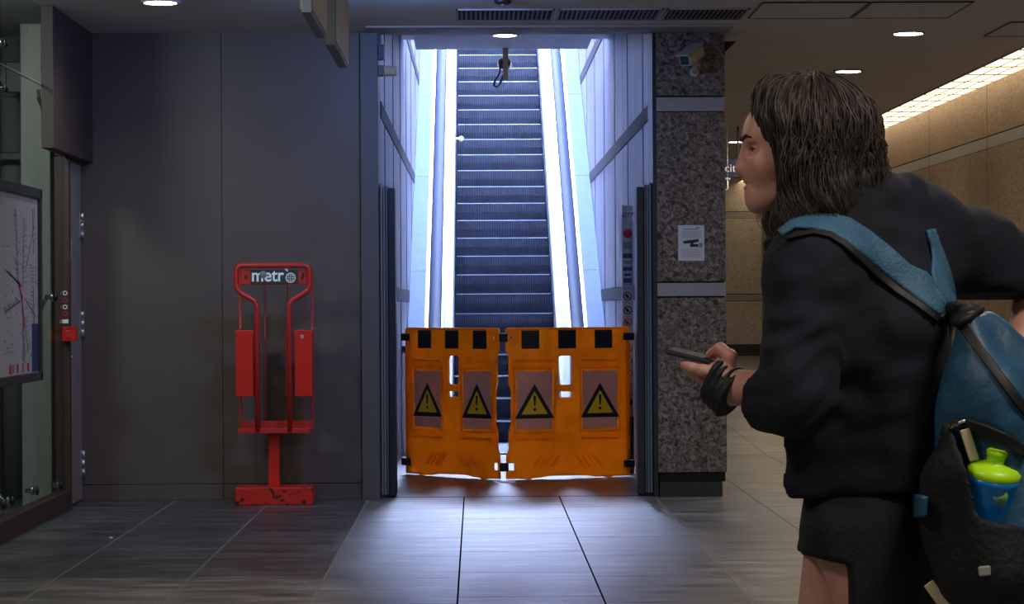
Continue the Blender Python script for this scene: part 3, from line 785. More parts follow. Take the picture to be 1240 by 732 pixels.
# information strip on shaft wall
Yp = 17.8; i0, i1 = at(753, 249, Yp), at(769, 505, Yp)
i1.x = SXR - .012
o = thing('information_strip', ((i0.x + i1.x) / 2, Yp, i1.z), 'tall narrow grey information strip with round pictograms by the shaft wall', 'sign')
pn = MB().box(i0.x, i1.x, Yp, Yp + .05, i1.z, i0.z, M_ltgrey).build('plate', o, bevel=.004)
MB().box(i0.x + .02, i1.x, Yp + .01, Yp + .04, .0, i1.z, M_gate).build('pole', o)
wd = i1.x - i0.x; xm = i0.x + wd * .48; yf = Yp - .003
tm = text_mesh('GTT', .045, .001, M_blueprint, 'CENTER', .4, .0012); put(tm, 'lettering', pn, (xm, yf, at(760, 261, Yp).z))
b = MB()
b.lathe((xm + .004, yf, at(760, 283, Yp).z), [(.036, -.001), (.036, .003)], M_redprint, 20, 'y')
b.box(i0.x + .008, i1.x - .012, yf - .001, yf + .003, at(760, 302, Yp).z, at(760, 293, Yp).z, M_greyprint)
for py, hw, hh in ((310, .036, .03), (318, .03, .02), (326, .034, .025), (333, .026, .014), (340, .032, .03)):
    z = at(760, py, Yp).z; b.box(xm - hw, xm + hw, yf, yf + .003, z - hh * .6, z + hh * .6, M_blueprint if py != 318 else M_greyprint)
for py in (344.5, 348, 350): z = at(760, py, Yp).z; b.box(xm - .035, xm + .035, yf, yf + .003, z - .003, z + .003, M_greyprint)
b.build('printed_block', pn)
for k, py in enumerate((359, 376, 391, 422, 437, 452, 468)):
    z = at(760, py, Yp).z; red = k >= 2; b = MB()
    b.ring((xm, yf, z), .026, .034, .003, M_redprint if red else M_black, 20)
    b.obox((xm, yf + .001, z), (1, 0, -1), (0, 1, 0), (1, 0, 1), .028, .001, .004, M_redprint if red else M_black)
    b.obox((xm - .003, yf + .0015, z), (1, 0, .5), (0, 1, 0), (-.5, 0, 1), .012, .001, .014, M_black)
    b.box(xm - .025, xm + .025, yf, yf + .003, z - .052, z - .046, M_greyprint); b.build('pictogram', pn)
z = at(760, 487, Yp).z; b = MB(); b.lathe((xm, yf, z), [(.034, -.001), (.034, .003)], M_blueprint, 20, 'y')
b.obox((xm, yf - .002, z), (1, 0, .8), (0, 1, 0), (-.8, 0, 1), .014, .001, .01, M_white)
b.build('pictogram', pn)
f0, f1 = at(766, 268, Yp - .1), at(774, 345, Yp - .1)
b = MB(); vs = []; fs = []
nz, nx = 14, 4
for j in range(nz + 1):
    for i in range(nx + 1):
        t = j / nz; s_ = i / nx
        vs.append((f0.x - .02 + (.075) * s_ + .006 * math.sin(j * 1.7), Yp - .05 + .02 * math.sin(i * 2.1 + j * 1.3), f0.z + (f1.z - f0.z) * t))
for j in range(nz):
    for i in range(nx): a = j * (nx + 1) + i; fs.append((a, a + 1, a + nx + 2, a + nx + 1))
b.add(vs, fs, M_film, True); fo = b.build('plastic_film'); so = fo.modifiers.new('t', 'SOLIDIFY'); so.thickness = .001
tag(fo, 'loose clear plastic film hanging beside the narrow information strip', 'plastic film')

# ================================================================== BARRIERS
def barrier_mesh(mir=False):
    H = 1.13; zb = .012
    g = .022
    out = [(g, zb), (g, .19), (.030, .20), (.042, .23), (.042, .36), (.062, .42), (.062, .66), (.045, .72), (.045, .92), (.03, .955), (g, .96), (g, H - .012), (g + .012, H), (.985, H), (1.0, H - .015), (1.0, zb),
           (.72, zb), (.66, zb + .012), (.36, zb + .016), (.28, zb + .004), (.20, zb)]
    holes = [rrect(.43, .545, .70, .925, .028), rrect(.435, .545, .605, .655, .02), rrect(.045, .075, 1.045, 1.075, .004, 2), rrect(.032, .085, .07, .13, .005, 2), rrect(.875, .885, 1.04, 1.05, .003, 2)]
    return curve_shape([out] + holes, .005, .004, M_orange)
BM = barrier_mesh()
def barrier(base, ang, label, mirror):
    """local x runs from the hinge outwards, local -y is the face towards the hall"""
    o = thing('safety_barrier', base, label, 'barrier', 'orange folding safety barriers')
    sx = -1 if mirror else 1
    kids = []
    def kid(name, me, p=o):
        q = bpy.data.objects.new(name, me); COL.objects.link(q); q.parent = p; kids.append(q); return q
    def mbk(b, name, p=o, bevel=0.):
        q = b.build(name); q.parent = p
        q.location = (0, 0, 0)
        if bevel: m_ = q.modifiers.new('e', 'BEVEL'); m_.width = bevel; m_.segments = 2; m_.limit_method = 'ANGLE'
        return q
    def X(b):
        if mirror:
            b.v = [(-x, y, z) for x, y, z in b.v]; b.f = [f[::-1] for f in b.f]
        return b
    me = BM.copy()
    if mirror: me.transform(Matrix.Scale(-1, 4, (1, 0, 0))); me.flip_normals()
    kid('panel', me)
    b = MB()   # moulded ribs
    for (u0, u1) in ((.09, .39), (.61, .91)):
        for z in (.885, .30): b.box(u0, u1, -.024, -.0085, z - .008, z + .008, M_orange)
        b.box(u0 - .015, u0 - .005, -.019, -.0085, .35, .83, M_orange); b.box(u1 + .005, u1 + .015, -.019, -.0085, .35, .83, M_orange)
        b.box(u0 - .015, u1 + .015, -.019, -.0085, .825, .835, M_orange); b.box(u0 - .015, u1 + .015, -.019, -.0085, .345, .355, M_orange)
    for k in range(4):
        for sg in (-1, 1):
            b.obox((.5 + sg * (.10 + k * .045), -.014, .135), (sg * .6, 0, -.8), (0, 1, 0), (.8 * sg, 0, .6), .055, .004, .007, M_orange)
    b.box(.0 + .06, .985, -.014, -.0085, H_B - .012, H_B - .004, M_orange)
    mbk(X(b), 'moulded_rib', o, .003)
    for (u0, u1) in ((.14, .28), (.43, .57), (.72, .86)):
        mbk(X(MB().box(u0, u1, -.0125, -.009, .975, 1.112, M_black)), 'black_stripe')
    for (u0, u1) in ((.10, .38), (.62, .90)):
        sg_ = mbk(X(MB().box(u0, u1, -.0125, -.009, .375, .805, M_tan)), 'warning_sign')
        uc = (u0 + u1) / 2; zc_ = .585
        def tri(h, zo, m, d, bb):
            w = h * .60
            bb.prism([(uc - w, -.0126, zc_ - h * .5 + zo), (uc + w, -.0126, zc_ - h * .5 + zo), (uc, -.0126, zc_ + h * .5 + zo)], (0, -d, 0), m)
        bb = MB(); tri(.26, 0, M_black, .001, bb); mbk(X(bb), 'black_triangle', sg_)
        bb = MB()
        hh, zo = .172, -.012
        w = hh * .60; yy = -.0137
        bb.prism([(uc - w, yy, zc_ - hh * .5 + zo), (uc + w, yy, zc_ - hh * .5 + zo), (uc, yy, zc_ + hh * .5 + zo)], (0, -.001, 0), M_yel); mbk(X(bb), 'yellow_field', sg_)
        bb = MB(); yy = -.0148
        bb.prism([(uc - .006, yy, zc_ - .035), (uc + .006, yy, zc_ - .035), (uc + .011, yy, zc_ + .035), (uc, yy, zc_ + .045), (uc - .011, yy, zc_ + .035)], (0, -.001, 0), M_black)
        bb.lathe((uc, yy - .001, zc_ - .062), [(.0115, 0), (.0115, .001)], M_black, 16, 'y'); mbk(X(bb), 'exclamation_mark', sg_)
    # side thickness rail on the outer end, feet, clips
    mbk(X(MB().box(.975, 1.0, -.012, .05, .03, 1.10, M_orange)), 'end_rail', o, .006)
    for z in (1.06, .10): mbk(X(MB().box(.95, 1.035, -.028, .03, z - .028, z + .028, M_black)), 'hinge_clip', o, .006)
    for u in (.20, .84):
        mbk(X(MB().prism([(u - .02, -.006, 0), (u - .02, .14, 0), (u - .02, .12, .012), (u - .02, -.004, .012)], (.04, 0, 0), M_orange)), 'foot', o, .004)
    if not mirror:
        for z in (1.06, .10): mbk(MB().box(-.028, .028, -.03, .02, z - .033, z + .033, M_black), 'centre_clip', o, .005)
    o.rotation_euler = (0, 0, ang)
    return o
H_B = 1.13
HX, HY = .190, 17.16
barrier((HX + .006, HY, 0), math.atan2(.30, .955), 'orange plastic safety barrier with two warning signs, beside the narrow information strip', False)
barrier((HX - .008, HY + .004, 0), -math.atan2(.69, .73), 'orange plastic safety barrier angled back towards the left gate', True)

# ================================================================== ESCALATOR
Z0, Y0, SL = 1.22, 23.5, .577
ES_L, ES_R = -.225, .785
esc = thing('escalator', (.28, 21.4, 0), 'long escalator climbing to daylight between bright steel balustrades', 'escalator')
zn = Z0
k0 = int(Z0 / .2025)
for k in range(-5, 22):
    zt_ = Z0 + k * .2025; yn = Y0 + k * .351
    b = MB()
    if k > -5 or True:
        prof = [(yn + .0, zt_ - .006), (yn + .012, zt_ - .1), (yn + .04, zt_ - .2025)]
        vs = []; 
        for y, z in prof: vs += [(ES_L + .005, y, z), (ES_R - .005, y, z)]
        b.add(vs, [(0, 2, 3, 1), (2, 4, 5, 3)], M_step, False)
        b.box(ES_L + .001, ES_R - .001, yn + .006, yn + .40, zt_ - .012, zt_ - .002, M_step)
        b.box(ES_L + .02, ES_R - .02, yn - .004, yn + .012, zt_ - .008, zt_, M_nose)
    b.build('step', esc)
b = MB(); b.add([(SXL, 20.1, -.08), (SXR, 20.1, -.08), (SXR, 21.3, -.25), (SXL, 21.3, -.25), (SXR, 34, 7.08), (SXL, 34, 7.08)], [(0, 1, 2, 3), (3, 2, 4, 5)], M_void)
b.v = [(x, y, z if y < 22 else -.25 + (y - 21.3) * .577 * .98) for x, y, z in b.v]; b.build('truss_cover', esc)
zf = Z0 - 5 * .2025 - .2025
MB().box(ES_L - .005, ES_R + .005, 20.1, Y0 - 5 * .351 + .03, -.1, .012, M_step).build('comb_plate', esc)
def bal(side):
    s = side; xe = ES_R if s > 0 else ES_L; wall = SXR if s > 0 else SXL
    def dz(y):   # deck height
        fl = .95; inc = 1.11 + (y - 21.96) * SL
        return max(fl, inc) if y < 31 else 1.11 + (31 - 21.96) * SL
    def sz(y): return max(.0, Z0 + (y - Y0) * SL) if y < 31.3 else Z0 + (31.3 - Y0) * SL
    ys = [20.2, 20.5, 21.0, 21.5, 21.68, 21.9, 22.3, 24, 26, 28, 30, 31, 33]
    def sweep(prof, name, mat, smooth=False, close=True):
        b = MB(); vs = []; n = len(prof)
        for y in ys:
            for (dx, ref, h) in prof:
                vs.append((xe + s * dx, y, (dz(y) if ref else sz(y)) + h))
        fs = []
        for i in range(len(ys) - 1):
            for k in range(n - (0 if close else 1)):
                q = (k + 1) % n
                f = (i * n + k, (i + 1) * n + k, (i + 1) * n + q, i * n + q)
                fs.append(f)
        if close: fs += [tuple(range(n)), tuple((len(ys) - 1) * n + k for k in range(n))]
        b.add(vs, fs, mat, smooth)
        return b.build(name, esc)
    wd_ = abs(wall - xe)
    sweep([(.0, 0, -.10), (.0, 0, .05), (.012, 0, .12), (.03, 0, .12), (.03, 0, -.1)], 'skirt', M_skirt)
    sweep([(.012, 0, .06), (.095, 1, .0), (.11, 1, .0), (.11, 0, .06)], 'inner_panel', M_bal)
    sweep([(.108, 1, -.03), (.108, 1, .012), (.14, 1, .02), (.14, 1, -.03)], 'rail_edge', M_bal)
    sweep([(.112, 1, .018), (.108, 1, .04), (.125, 1, .06), (.215, 1, .06), (.232, 1, .04), (.228, 1, .018)], 'handrail', M_hand, True)
    sweep([(.125, 1, -.05), (.125, 1, .018), (.255, 1, .018), (.27, 1, -.0), (.27, 1, -.05)], 'handrail_track', M_bal)
    sweep([(.27, 1, -.06), (.27, 1, -.002), (wd_ - .002, 1, -.002), (wd_ - .002, 1, -.06)], 'deck_plate', M_deck)
    # seams on the deck
    for y in (22.9, 24.7, 26.5, 28.3):
        b = MB()
        z = dz(y); x0, x1 = sorted((xe + s * .272, wall - s * .004))
        b.obox(((x0 + x1) / 2, y, z), (1, 0, 0), (0, 1, SL), (0, -SL, 1), (x1 - x0) / 2, .004, .002, M_skirt); b.build('deck_seam', esc)
    x0, x1 = sorted((xe + s * .03, wall - s * .004))
    MB().box(x0, x1, 20.2, 20.23, 0, .93, M_bal).build('newel_panel', esc, bevel=.01)
bal(1); bal(-1)
# stop button on the left skirt
p0 = at(558.5, 168, 26.6)
o = thing('stop_knob', (p0.x, 26.6, p0.z), 'small round metal knob on the left escalator balustrade', 'knob')
kz = p0.z
MB().cyl((ES_L - .02, 26.6, kz), (p0.x, 26.6, kz), .012, M_ltgrey, 12).build('stem', o)
MB().sphere((p0.x, 26.6, kz), .03, M_ltgrey, 16).build('ball', o)

# hanging bracket with small camera
Yh = 21.1
t0, t1 = at(612, 55, Yh), at(613, 97, Yh)
o = thing('hanging_bracket', (t0.x, Yh, t0.z), 'pale hanging bracket carrying a dark camera in front of the escalator', 'bracket')
MB().box(t0.x - .024, t0.x + .024, Yh - .01, Yh + .01, t1.z, 3.66, M_cream).build('plate', o, bevel=.003)
c_ = at(611, 77, Yh + .06)
MB().sphere((c_.x, Yh + .06, c_.z), .058, M_black, 20).build('dome', o)
MB().ring((c_.x, Yh + .05, c_.z), .055, .066, .03, M_steel, 24).build('dome_ring', o)
pts = [at(605, 80, Yh + .05), at(606, 88, Yh + .05), at(600, 96, Yh + .04), at(598, 103, Yh + .03), at(601, 106, Yh + .03), at(606, 101, Yh + .03), at(609, 92, Yh + .02)]
MB().tube(round_path([(p.x, p.y, p.z) for p in pts], .04, 4), .009, M_gate, 8).build('cable', o)
# small litter on floor
q = at(134, 649, 2800 * 1.3 / 279.); tag(MB().lathe((q.x, q.y, 0), [(.012, 0), (.013, .004), (.006, .009)], M_white, 10).build('paper_scrap'), 'tiny white paper scrap on the floor tiles of the left bay', 'litter')
# ================================================================== THE RUNNING PERSON

PY = F / 660.0                     # 4.24 m from the camera
def P(px, py, dy=0.0):
    
    q = at(px, py, PY + dy); return np.array([q.x, PY + dy, q.z], dtype=np.float64)

def surface_net(f, lo, hi, h):
    lo = np.array(lo, float); hi = np.array(hi, float)
    n = np.ceil((hi - lo) / h).astype(int) + 1
    ax = [lo[i] + h * np.arange(n[i]) for i in range(3)]
    D = f(ax, n)
    ins = D < 0
    acc = np.zeros((n[0] - 1, n[1] - 1, n[2] - 1, 3)); cnt = np.zeros(acc.shape[:3])
    base = np.stack(np.meshgrid(*[np.arange(k - 1) for k in n], indexing='ij'), -1)
    corners = [(i, j, k) for i in (0, 1) for j in (0, 1) for k in (0, 1)]
    def sl(c): return D[c[0]:c[0] + n[0] - 1, c[1]:c[1] + n[1] - 1, c[2]:c[2] + n[2] - 1]
    for a in corners:
        for d in range(3):
            if a[d]: continue
            b_ = list(a); b_[d] = 1; b_ = tuple(b_)
            A, B = sl(a), sl(b_); m = (A < 0) != (B < 0)
            t = np.where(m, A / np.where(m, A - B, 1), 0)
            for q in range(3): acc[..., q] += m * (a[q] + (t if q == d else 0))
            cnt += m
    act = cnt > 0
    idx = -np.ones(act.shape, int); idx[act] = np.arange(act.sum())
    V = lo + (base[act] + acc[act] / cnt[act][:, None]) * h
    faces = []
    for d in range(3):
        a, b_ = ins[tuple(slice(0, n[i] - 1) if i == d else slice(1, n[i] - 1) for i in range(3))], ins[tuple(slice(1, n[i]) if i == d else slice(1, n[i] - 1) for i in range(3))]
        m = a != b_
        I = np.argwhere(m)
        if not len(I): continue
        s = a[m]
        u, v = (d + 1) % 3, (d + 2) % 3
        c = I.copy()
        for q in range(3):
            if q != d: c[:, q] += 1
        def g(du, dv):
            k = c.copy(); k[:, u] -= du; k[:, v] -= dv; return idx[k[:, 0], k[:, 1], k[:, 2]]
        q4 = np.stack([g(1, 1), g(0, 1), g(0, 0), g(1, 0)], 1)
        q4[~s] = q4[~s][:, ::-1]
        faces.append(q4)
    Fc = np.concatenate(faces)
    return V, Fc

class Field:
    def __init__(s): s.p = []
    def cone(s, a, b, ra, rb, k=.02, sub=False, sq=None):
        s.p.append(('c', np.array(a, float), np.array(b, float), ra, rb, k, sub, sq)); return s
    def ell(s, c, r, k=.02, rot=None, sub=False):
        s.p.append(('e', np.array(c, float), np.array(r, float), rot, None, k, sub, None)); return s
    def bounds(s, m=.03):
        lo = np.full(3, 1e9); hi = -lo
        for t in s.p:
            if t[6]: continue
            if t[0] == 'c':
                r = max(t[3], t[4]) * (max(1, *(t[7][1:]) ) if t[7] is not None else 1)
                for q in (t[1], t[2]): lo = np.minimum(lo, q - r); hi = np.maximum(hi, q + r)
            else: r = t[2].max(); lo = np.minimum(lo, t[1] - r); hi = np.maximum(hi, t[1] + r)
        return lo - m, hi + m
    def grid(s, ax, n, post=None):
        D = np.full(n, .2)
        for t in s.p:
            if t[0] == 'c':
                r = max(t[3], t[4]) + .06; l = np.minimum(t[1], t[2]) - r; h_ = np.maximum(t[1], t[2]) + r
            else: r = t[2].max() + .06; l = t[1] - r; h_ = t[1] + r
            if t[7] is not None: l = l - .1; h_ = h_ + .1
            sl_ = tuple(slice(max(0, int(np.searchsorted(ax[i], l[i]))), min(n[i], int(np.searchsorted(ax[i], h_[i])) + 1)) for i in range(3))
            if any(q.start >= q.stop for q in sl_): continue
            G = np.stack(np.meshgrid(ax[0][sl_[0]], ax[1][sl_[1]], ax[2][sl_[2]], indexing='ij'), -1)
            d = s.dist(t, G)
            cur = D[sl_]; k = t[5]
            if t[6]:
                hh = np.maximum(k - np.abs(cur + d), 0) / k; D[sl_] = np.maximum(cur, -d) + hh * hh * k * .25
            else:
                hh = np.maximum(k - np.abs(cur - d), 0) / k; D[sl_] = np.minimum(cur, d) - hh * hh * k * .25
        if post is not None:
            G = np.stack(np.meshgrid(*ax, indexing='ij'), -1)
            D = post(G, D)
        return D
    @staticmethod
    def dist(t, G):
        if t[0] == 'c':
            a, b_, ra, rb = t[1:5]
            if t[7] is not None:      # flattened section: squash space along a direction
                dr, f = np.array(t[7][0], float), t[7][1]
                dr = dr / np.linalg.norm(dr)
                sq = lambda X: X + dr * ((X @ dr) * (f - 1))[..., None]
                G2, a2, b2 = sq(G), sq(a[None])[0], sq(b_[None])[0]
                return Field.rc(G2, a2, b2, ra, rb) / max(1, f)
            return Field.rc(G, a, b_, ra, rb)
        q = G - t[1]
        if t[3] is not None: q = q @ t[3]       # columns of rot are the local axes
        r = t[2]; k0 = np.linalg.norm(q / r, axis=-1); k1 = np.linalg.norm(q / (r * r), axis=-1)
        return k0 * (k0 - 1) / np.maximum(k1, 1e-9)
    @staticmethod
    def rc(G, a, b_, ra, rb):
        ba = b_ - a; L2 = ba @ ba; pa = G - a
        h_ = np.clip((pa @ ba) / L2, 0, 1)
        return np.linalg.norm(pa - h_[..., None] * ba, axis=-1) - (ra + (rb - ra) * h_)
    def net(s, h, post=None, lo=None, hi=None):
        l, u = s.bounds()
        if lo is not None: l = np.maximum(l, lo)
        if hi is not None: u = np.minimum(u, hi)
        return surface_net(lambda ax, n: s.grid(ax, n, post), l, u, h)

def mesh_from(parts, name, mats, smooth=True):
    vs = []; fs = []; mi = []; o = 0
    for (V, Fc, m) in parts:
        vs.append(V); fs.append(Fc + o); mi += [m] * len(Fc); o += len(V)
    V = np.concatenate(vs); Fc = np.concatenate(fs)
    me = bpy.data.meshes.new(name)
    me.vertices.add(len(V)); me.vertices.foreach_set('co', V.astype(np.float32).ravel())
    me.loops.add(len(Fc) * 4); me.loops.foreach_set('vertex_index', Fc.astype(np.int32).ravel())
    me.polygons.add(len(Fc)); me.polygons.foreach_set('loop_start', np.arange(0, len(Fc) * 4, 4, dtype=np.int32)); me.polygons.foreach_set('loop_total', np.full(len(Fc), 4, dtype=np.int32))
    me.polygons.foreach_set('material_index', np.array(mi, dtype=np.int32)); me.polygons.foreach_set('use_smooth', np.full(len(Fc), smooth))
    me.update(calc_edges=True); me.validate()
    for m in mats: me.materials.append(m)
    return me

def relax(V, Fc, it=2, lam=.5):
    for _ in range(it):
        acc = np.zeros_like(V); cnt = np.zeros(len(V))
        for a, b_ in ((0, 1), (1, 2), (2, 3), (3, 0)):
            np.add.at(acc, Fc[:, a], V[Fc[:, b_]]); np.add.at(cnt, Fc[:, a], 1)
            np.add.at(acc, Fc[:, b_], V[Fc[:, a]]); np.add.at(cnt, Fc[:, b_], 1)
        V = V + lam * (acc / cnt[:, None] - V)
    return V

def snoise(G, seed, f):
    r = np.random.RandomState(seed); out = 0
    for i in range(9):
        d = r.normal(size=3); d /= np.linalg.norm(d)
        out = out + np.sin(G @ (d * f * r.uniform(.6, 1.7)) + r.uniform(0, 6.28) + 1.3 * np.sin(G @ (r.normal(size=3) * f * .5) + r.uniform(0, 6)))
    return out / 3.0

M_skin, nt, bs = newmat('skin')
bs.inputs['Base Color'].default_value = (.50, .25, .185, 1); bs.inputs['Roughness'].default_value = .5
bs.inputs['Subsurface Weight'].default_value = .15; bs.inputs['Subsurface Radius'].default_value = (.01, .004, .002)
_n = nt.nodes.new('ShaderNodeTexNoise'); _n.inputs['Scale'].default_value = 14; _n.inputs['Detail'].default_value = 3
_tc = nt.nodes.new('ShaderNodeTexCoord'); nt.links.new(_tc.outputs['Object'], _n.inputs['Vector'])
_r = nt.nodes.new('ShaderNodeValToRGB'); _r.color_ramp.elements[0].position = .3; _r.color_ramp.elements[1].position = .7
_r.color_ramp.elements[0].color = (.50, .23, .18, 1); _r.color_ramp.elements[1].color = (.57, .32, .26, 1)
nt.links.new(_n.outputs['Fac'], _r.inputs[0]); nt.links.new(_r.outputs[0], bs.inputs['Base Color'])
M_lip = pm('lip_skin', (.42, .14, .12, 1), .45)
M_hoodie = pm('navy_fleece', (.0048, .0072, .017, 1), .9, var=.25, vscale=5, bump=.2, bscale=180)
M_shorts = pm('black_shorts_cloth', (.003, .003, .004, 1), .85, bump=.3, bscale=150)
M_hair = pm('brown_hair', (.028, .020, .018, 1), .55, spec=.3, var=.45, vscale=30)
M_hairl = pm('light_brown_hair', (.06, .045, .038, 1), .55, var=.3, vscale=30)
M_strap = pm('blue_webbing', (.04, .125, .22, 1), .6, var=.18, vscale=14, bump=.4, bscale=160)
M_bag = pm('blue_nylon', (.018, .078, .15, 1), .5, var=.35, vscale=7, bump=.5, bscale=22)
M_bagblack = pm('black_mesh_nylon', (.0045, .005, .0065, 1), .75, bump=.4, bscale=90)
M_trim = pm('black_webbing', (.009, .01, .012, 1), .6)
M_glove = pm('black_ribbed_wrap', (.010, .010, .016, 1), .55, bump=.4, bscale=60)
M_phone = pm('dark_phone_case', (.02, .03, .035, 1), .35)
M_eye = pm('eye_white', (.3, .26, .25, 1), .3); M_iris = pm('iris', (.03, .02, .015, 1), .15)
M_lime = pm('lime_plastic', (.42, .80, .01, 1), .35); M_bblue = pm('blue_bottle_plastic', (.0, .20, .62, 1), .25, coat=.4)
M_emb = pm('green_emblem', (.16, .36, .12, 1), .5)
M_beige = pm('beige_strap', (.48, .42, .27, 1), .6); M_shoe = pm('dark_shoe', (.03, .03, .035, 1), .6); M_sole = pm('pale_sole', (.5, .5, .48, 1), .6)
M_buckle = pm('grey_buckle', (.25, .27, .25, 1), .4)

pelvis = P(1052, 625, .12)
per = thing('person', (pelvis[0], pelvis[1], 0), 'running person with long wavy brown hair, dark hoodie and black shorts, holding a phone', 'person')

# -- skeleton points
HL, HR = P(1050, 640, .04), P(1030, 640, .22)                 # hips: left is nearer
KR, AR, TR = P(985, 890, .20), P(1030, 1160, .24), P(945, 1193, .22)   # forward right leg, foot down
KL, AL, TL = P(1075, 890, .03), P(1225, 1130, .10), P(1185, 1200, .10)
SHL, SHR = P(985, 315, -.03), P(1118, 270, .22)
EL, WL = P(966, 478, -.10), P(882, 468, .02)
ER, WR = P(1262, 340, .30), P(1222, 455, .20)
NB, HD = P(1045, 265, .10), P(985, 165, .06)

# -- head (local metres from the head centre: x forward is -X of the world)
HC = P(978, 165, .06)
def H(px, py, s=0.): return P(px, py, 0) * np.array([1, 0, 1]) + np.array([0, HC[1] - s, 0])   # s > 0 is the side towards the camera
hf = Field()
hf.ell(H(986, 150), (.098, .073, .088), .02)
hf.ell(H(945, 178), (.052, .058, .082), .03)
hf.ell(H(925, 160), (.028, .050, .042), .03)
hf.cone(H(917, 164, .028), H(917, 164, -.028), .013, .013, .016)      # brow
hf.cone(H(911, 170), H(900.5, 201), .0070, .0090, .010)                   # nose
hf.ell(H(904, 204), (.0115, .0105, .009), .008)
for s in (-1, 1): hf.ell(H(912, 206, s * .012), (.010, .008, .008), .006)
hf.ell(H(928, 205), (.030, .046, .045), .03)
hf.ell(H(913, 217), (.011, .024, .0075), .007); hf.ell(H(914, 227), (.011, .021, .0075), .007)
hf.ell(H(922, 240), (.017, .022, .017), .018)
for s in (-1, 1):
    hf.cone(H(925, 242, s * .012), H(972, 222, s * .052), .015, .018, .03)
    hf.ell(H(930, 198, s * .036), (.026, .020, .022), .025)              # cheek
    hf.ell(H(915, 180, s * .031), (.011, .015, .009), .014, sub=True)    # eye socket
    hf.cone(H(915, 175, s * .022), H(924, 176, s * .043), .0052, .0048, .006)
    hf.cone(H(917, 186, s * .022), H(924, 186, s * .041), .0042, .004, .006)
    hf.ell(H(922, 180, s * .031), (.0135, .0135, .0125), .003)             # lids
    hf.ell(H(976, 190, s * .073), (.018, .008, .032), .006)
    hf.ell(H(974, 188, s * .081), (.009, .006, .018), .004, sub=True)
hf.cone(H(907, 222, .016), H(907, 222, -.016), .0022, .0022, .004, sub=True)
hf.cone(H(990, 215), NB, .052, .060, .03)
Vh, Fh = hf.net(.0030); Vh = relax(Vh, Fh, 1)
# -- left hand with phone
PH0, PH1 = P(811, 425, .075), P(868, 441, .055)
wr = WL
hnd = Field()
pc = P(866, 456, .035)
hnd.cone(EL, WL, .040, .031, .02); hnd.cone(WL, pc, .031, .026, .02)
hnd.cone(P(872, 452, .00), P(868, 450, .07), .019, .019, .02)
def finger(f, pts, rs):
    for a, b_, ra, rb in zip(pts[:-1], pts[1:], rs[:-1], rs[1:]): f.cone(a, b_, ra, rb, .006)
finger(hnd, [P(866, 452, .00), P(852, 449, .005), P(838, 446, .022), P(829, 442, .04)], [.0115, .0105, .0095, .0085])
finger(hnd, [P(864, 455, .03), P(848, 455, .028), P(836, 450, .045), P(833, 443, .062)], [.0115, .0105, .0095, .0085])
finger(hnd, [P(864, 458, .055), P(850, 459, .055), P(840, 453, .07), P(840, 446, .085)], [.011, .0100, .009, .008])
finger(hnd, [P(866, 460, .075), P(855, 461, .08), P(848, 456, .092), P(847, 449, .10)], [.010, .009, .008, .0075])
finger(hnd, [P(880, 452, .005), P(884, 432, .0), P(872, 423, .015), P(860, 430, .04)], [.015, .0125, .0115, .0095])
Vn, Fn = hnd.net(.0024); Vn = relax(Vn, Fn, 1)
# -- rest of the body
bd = Field()
WA = P(1045, 520, .12); CH = P(1045, 370, .10)
bd.cone(pelvis, WA, .135, .12, .05, sq=((-.7, .7, 0), 1.3)); bd.cone(WA, CH, .12, .14, .05, sq=((-.7, .7, 0), 1.3))
bd.cone(CH, NB, .13, .06, .05); bd.cone(SHL, SHR, .055, .055, .05)
bd.cone(SHL, EL, .055, .042, .03)
bd.cone(SHR, ER, .055, .045, .03); bd.cone(ER, WR, .044, .030, .02); bd.cone(WR, P(1212, 500, .15), .026, .030, .02)
for i in range(4): finger(bd, [P(1205 + i * 6, 505, .13 + i * .014), P(1200 + i * 6, 530, .12 + i * .014), P(1192 + i * 6, 545, .13 + i * .014)], [.010, .009, .008])
finger(bd, [P(1200, 490, .15), P(1188, 515, .13), P(1186, 530, .13)], [.012, .010, .009])
bd.cone(HL, KL, .085, .055, .05); bd.cone(HR, KR, .085, .056, .05)
bd.cone(KL, AL, .054, .036, .03); bd.cone(KR, AR, .055, .036, .03); bd.cone(AL, TL, .036, .03, .02); bd.cone(AR, TR, .036, .03, .02)
bd.cone(NB, HD, .055, .05, .03)
def body_post(G, D):      # under the clothes the body keeps clear of the cloth
    z0, z1 = P(0, 672, 0)[2], P(0, 290, 0)[2]
    m = (G[..., 2] > z0) & (G[..., 0] < P(1185, 0, .3)[0])
    return D + np.where(m, .022 * np.clip((G[..., 2] - z0) / .03, 0, 1) * np.where(G[..., 2] > z1, np.where(np.hypot(G[..., 0] - NB[0], G[..., 1] - NB[1]) > .075, 1, 0), 1), 0)
Vb, Fb = bd.net(.0075, body_post); Vb = relax(Vb, Fb, 1)
me = mesh_from([(Vb, Fb, 0), (Vh, Fh, 0), (Vn, Fn, 0)], 'body', [M_skin])
body = link('body', me, per)
MB_ = MB()
for s in (1, -1):
    e = MB(); c = H(920.5, 180, s * .031); e.sphere(c, .0112, M_eye, 16); e.sphere(c + np.array([-.0055, 0, 0]), .0068, M_iris, 12); e.build('eye', per)
HTREE = BVHTree.FromPolygons([Vector(v) for v in Vh], [list(map(int, f)) for f in Fh])
def facept(z_px, s, lift):     # a point on the front of the face at a height and a distance from the middle
    o_ = Vector(H(860, z_px, s)); h_ = HTREE.ray_cast(o_, Vector((1, 0, 0)), .3)
    return (h_[0] if h_[0] is not None else Vector(H(915, z_px, s))) - Vector((lift, 0, 0))
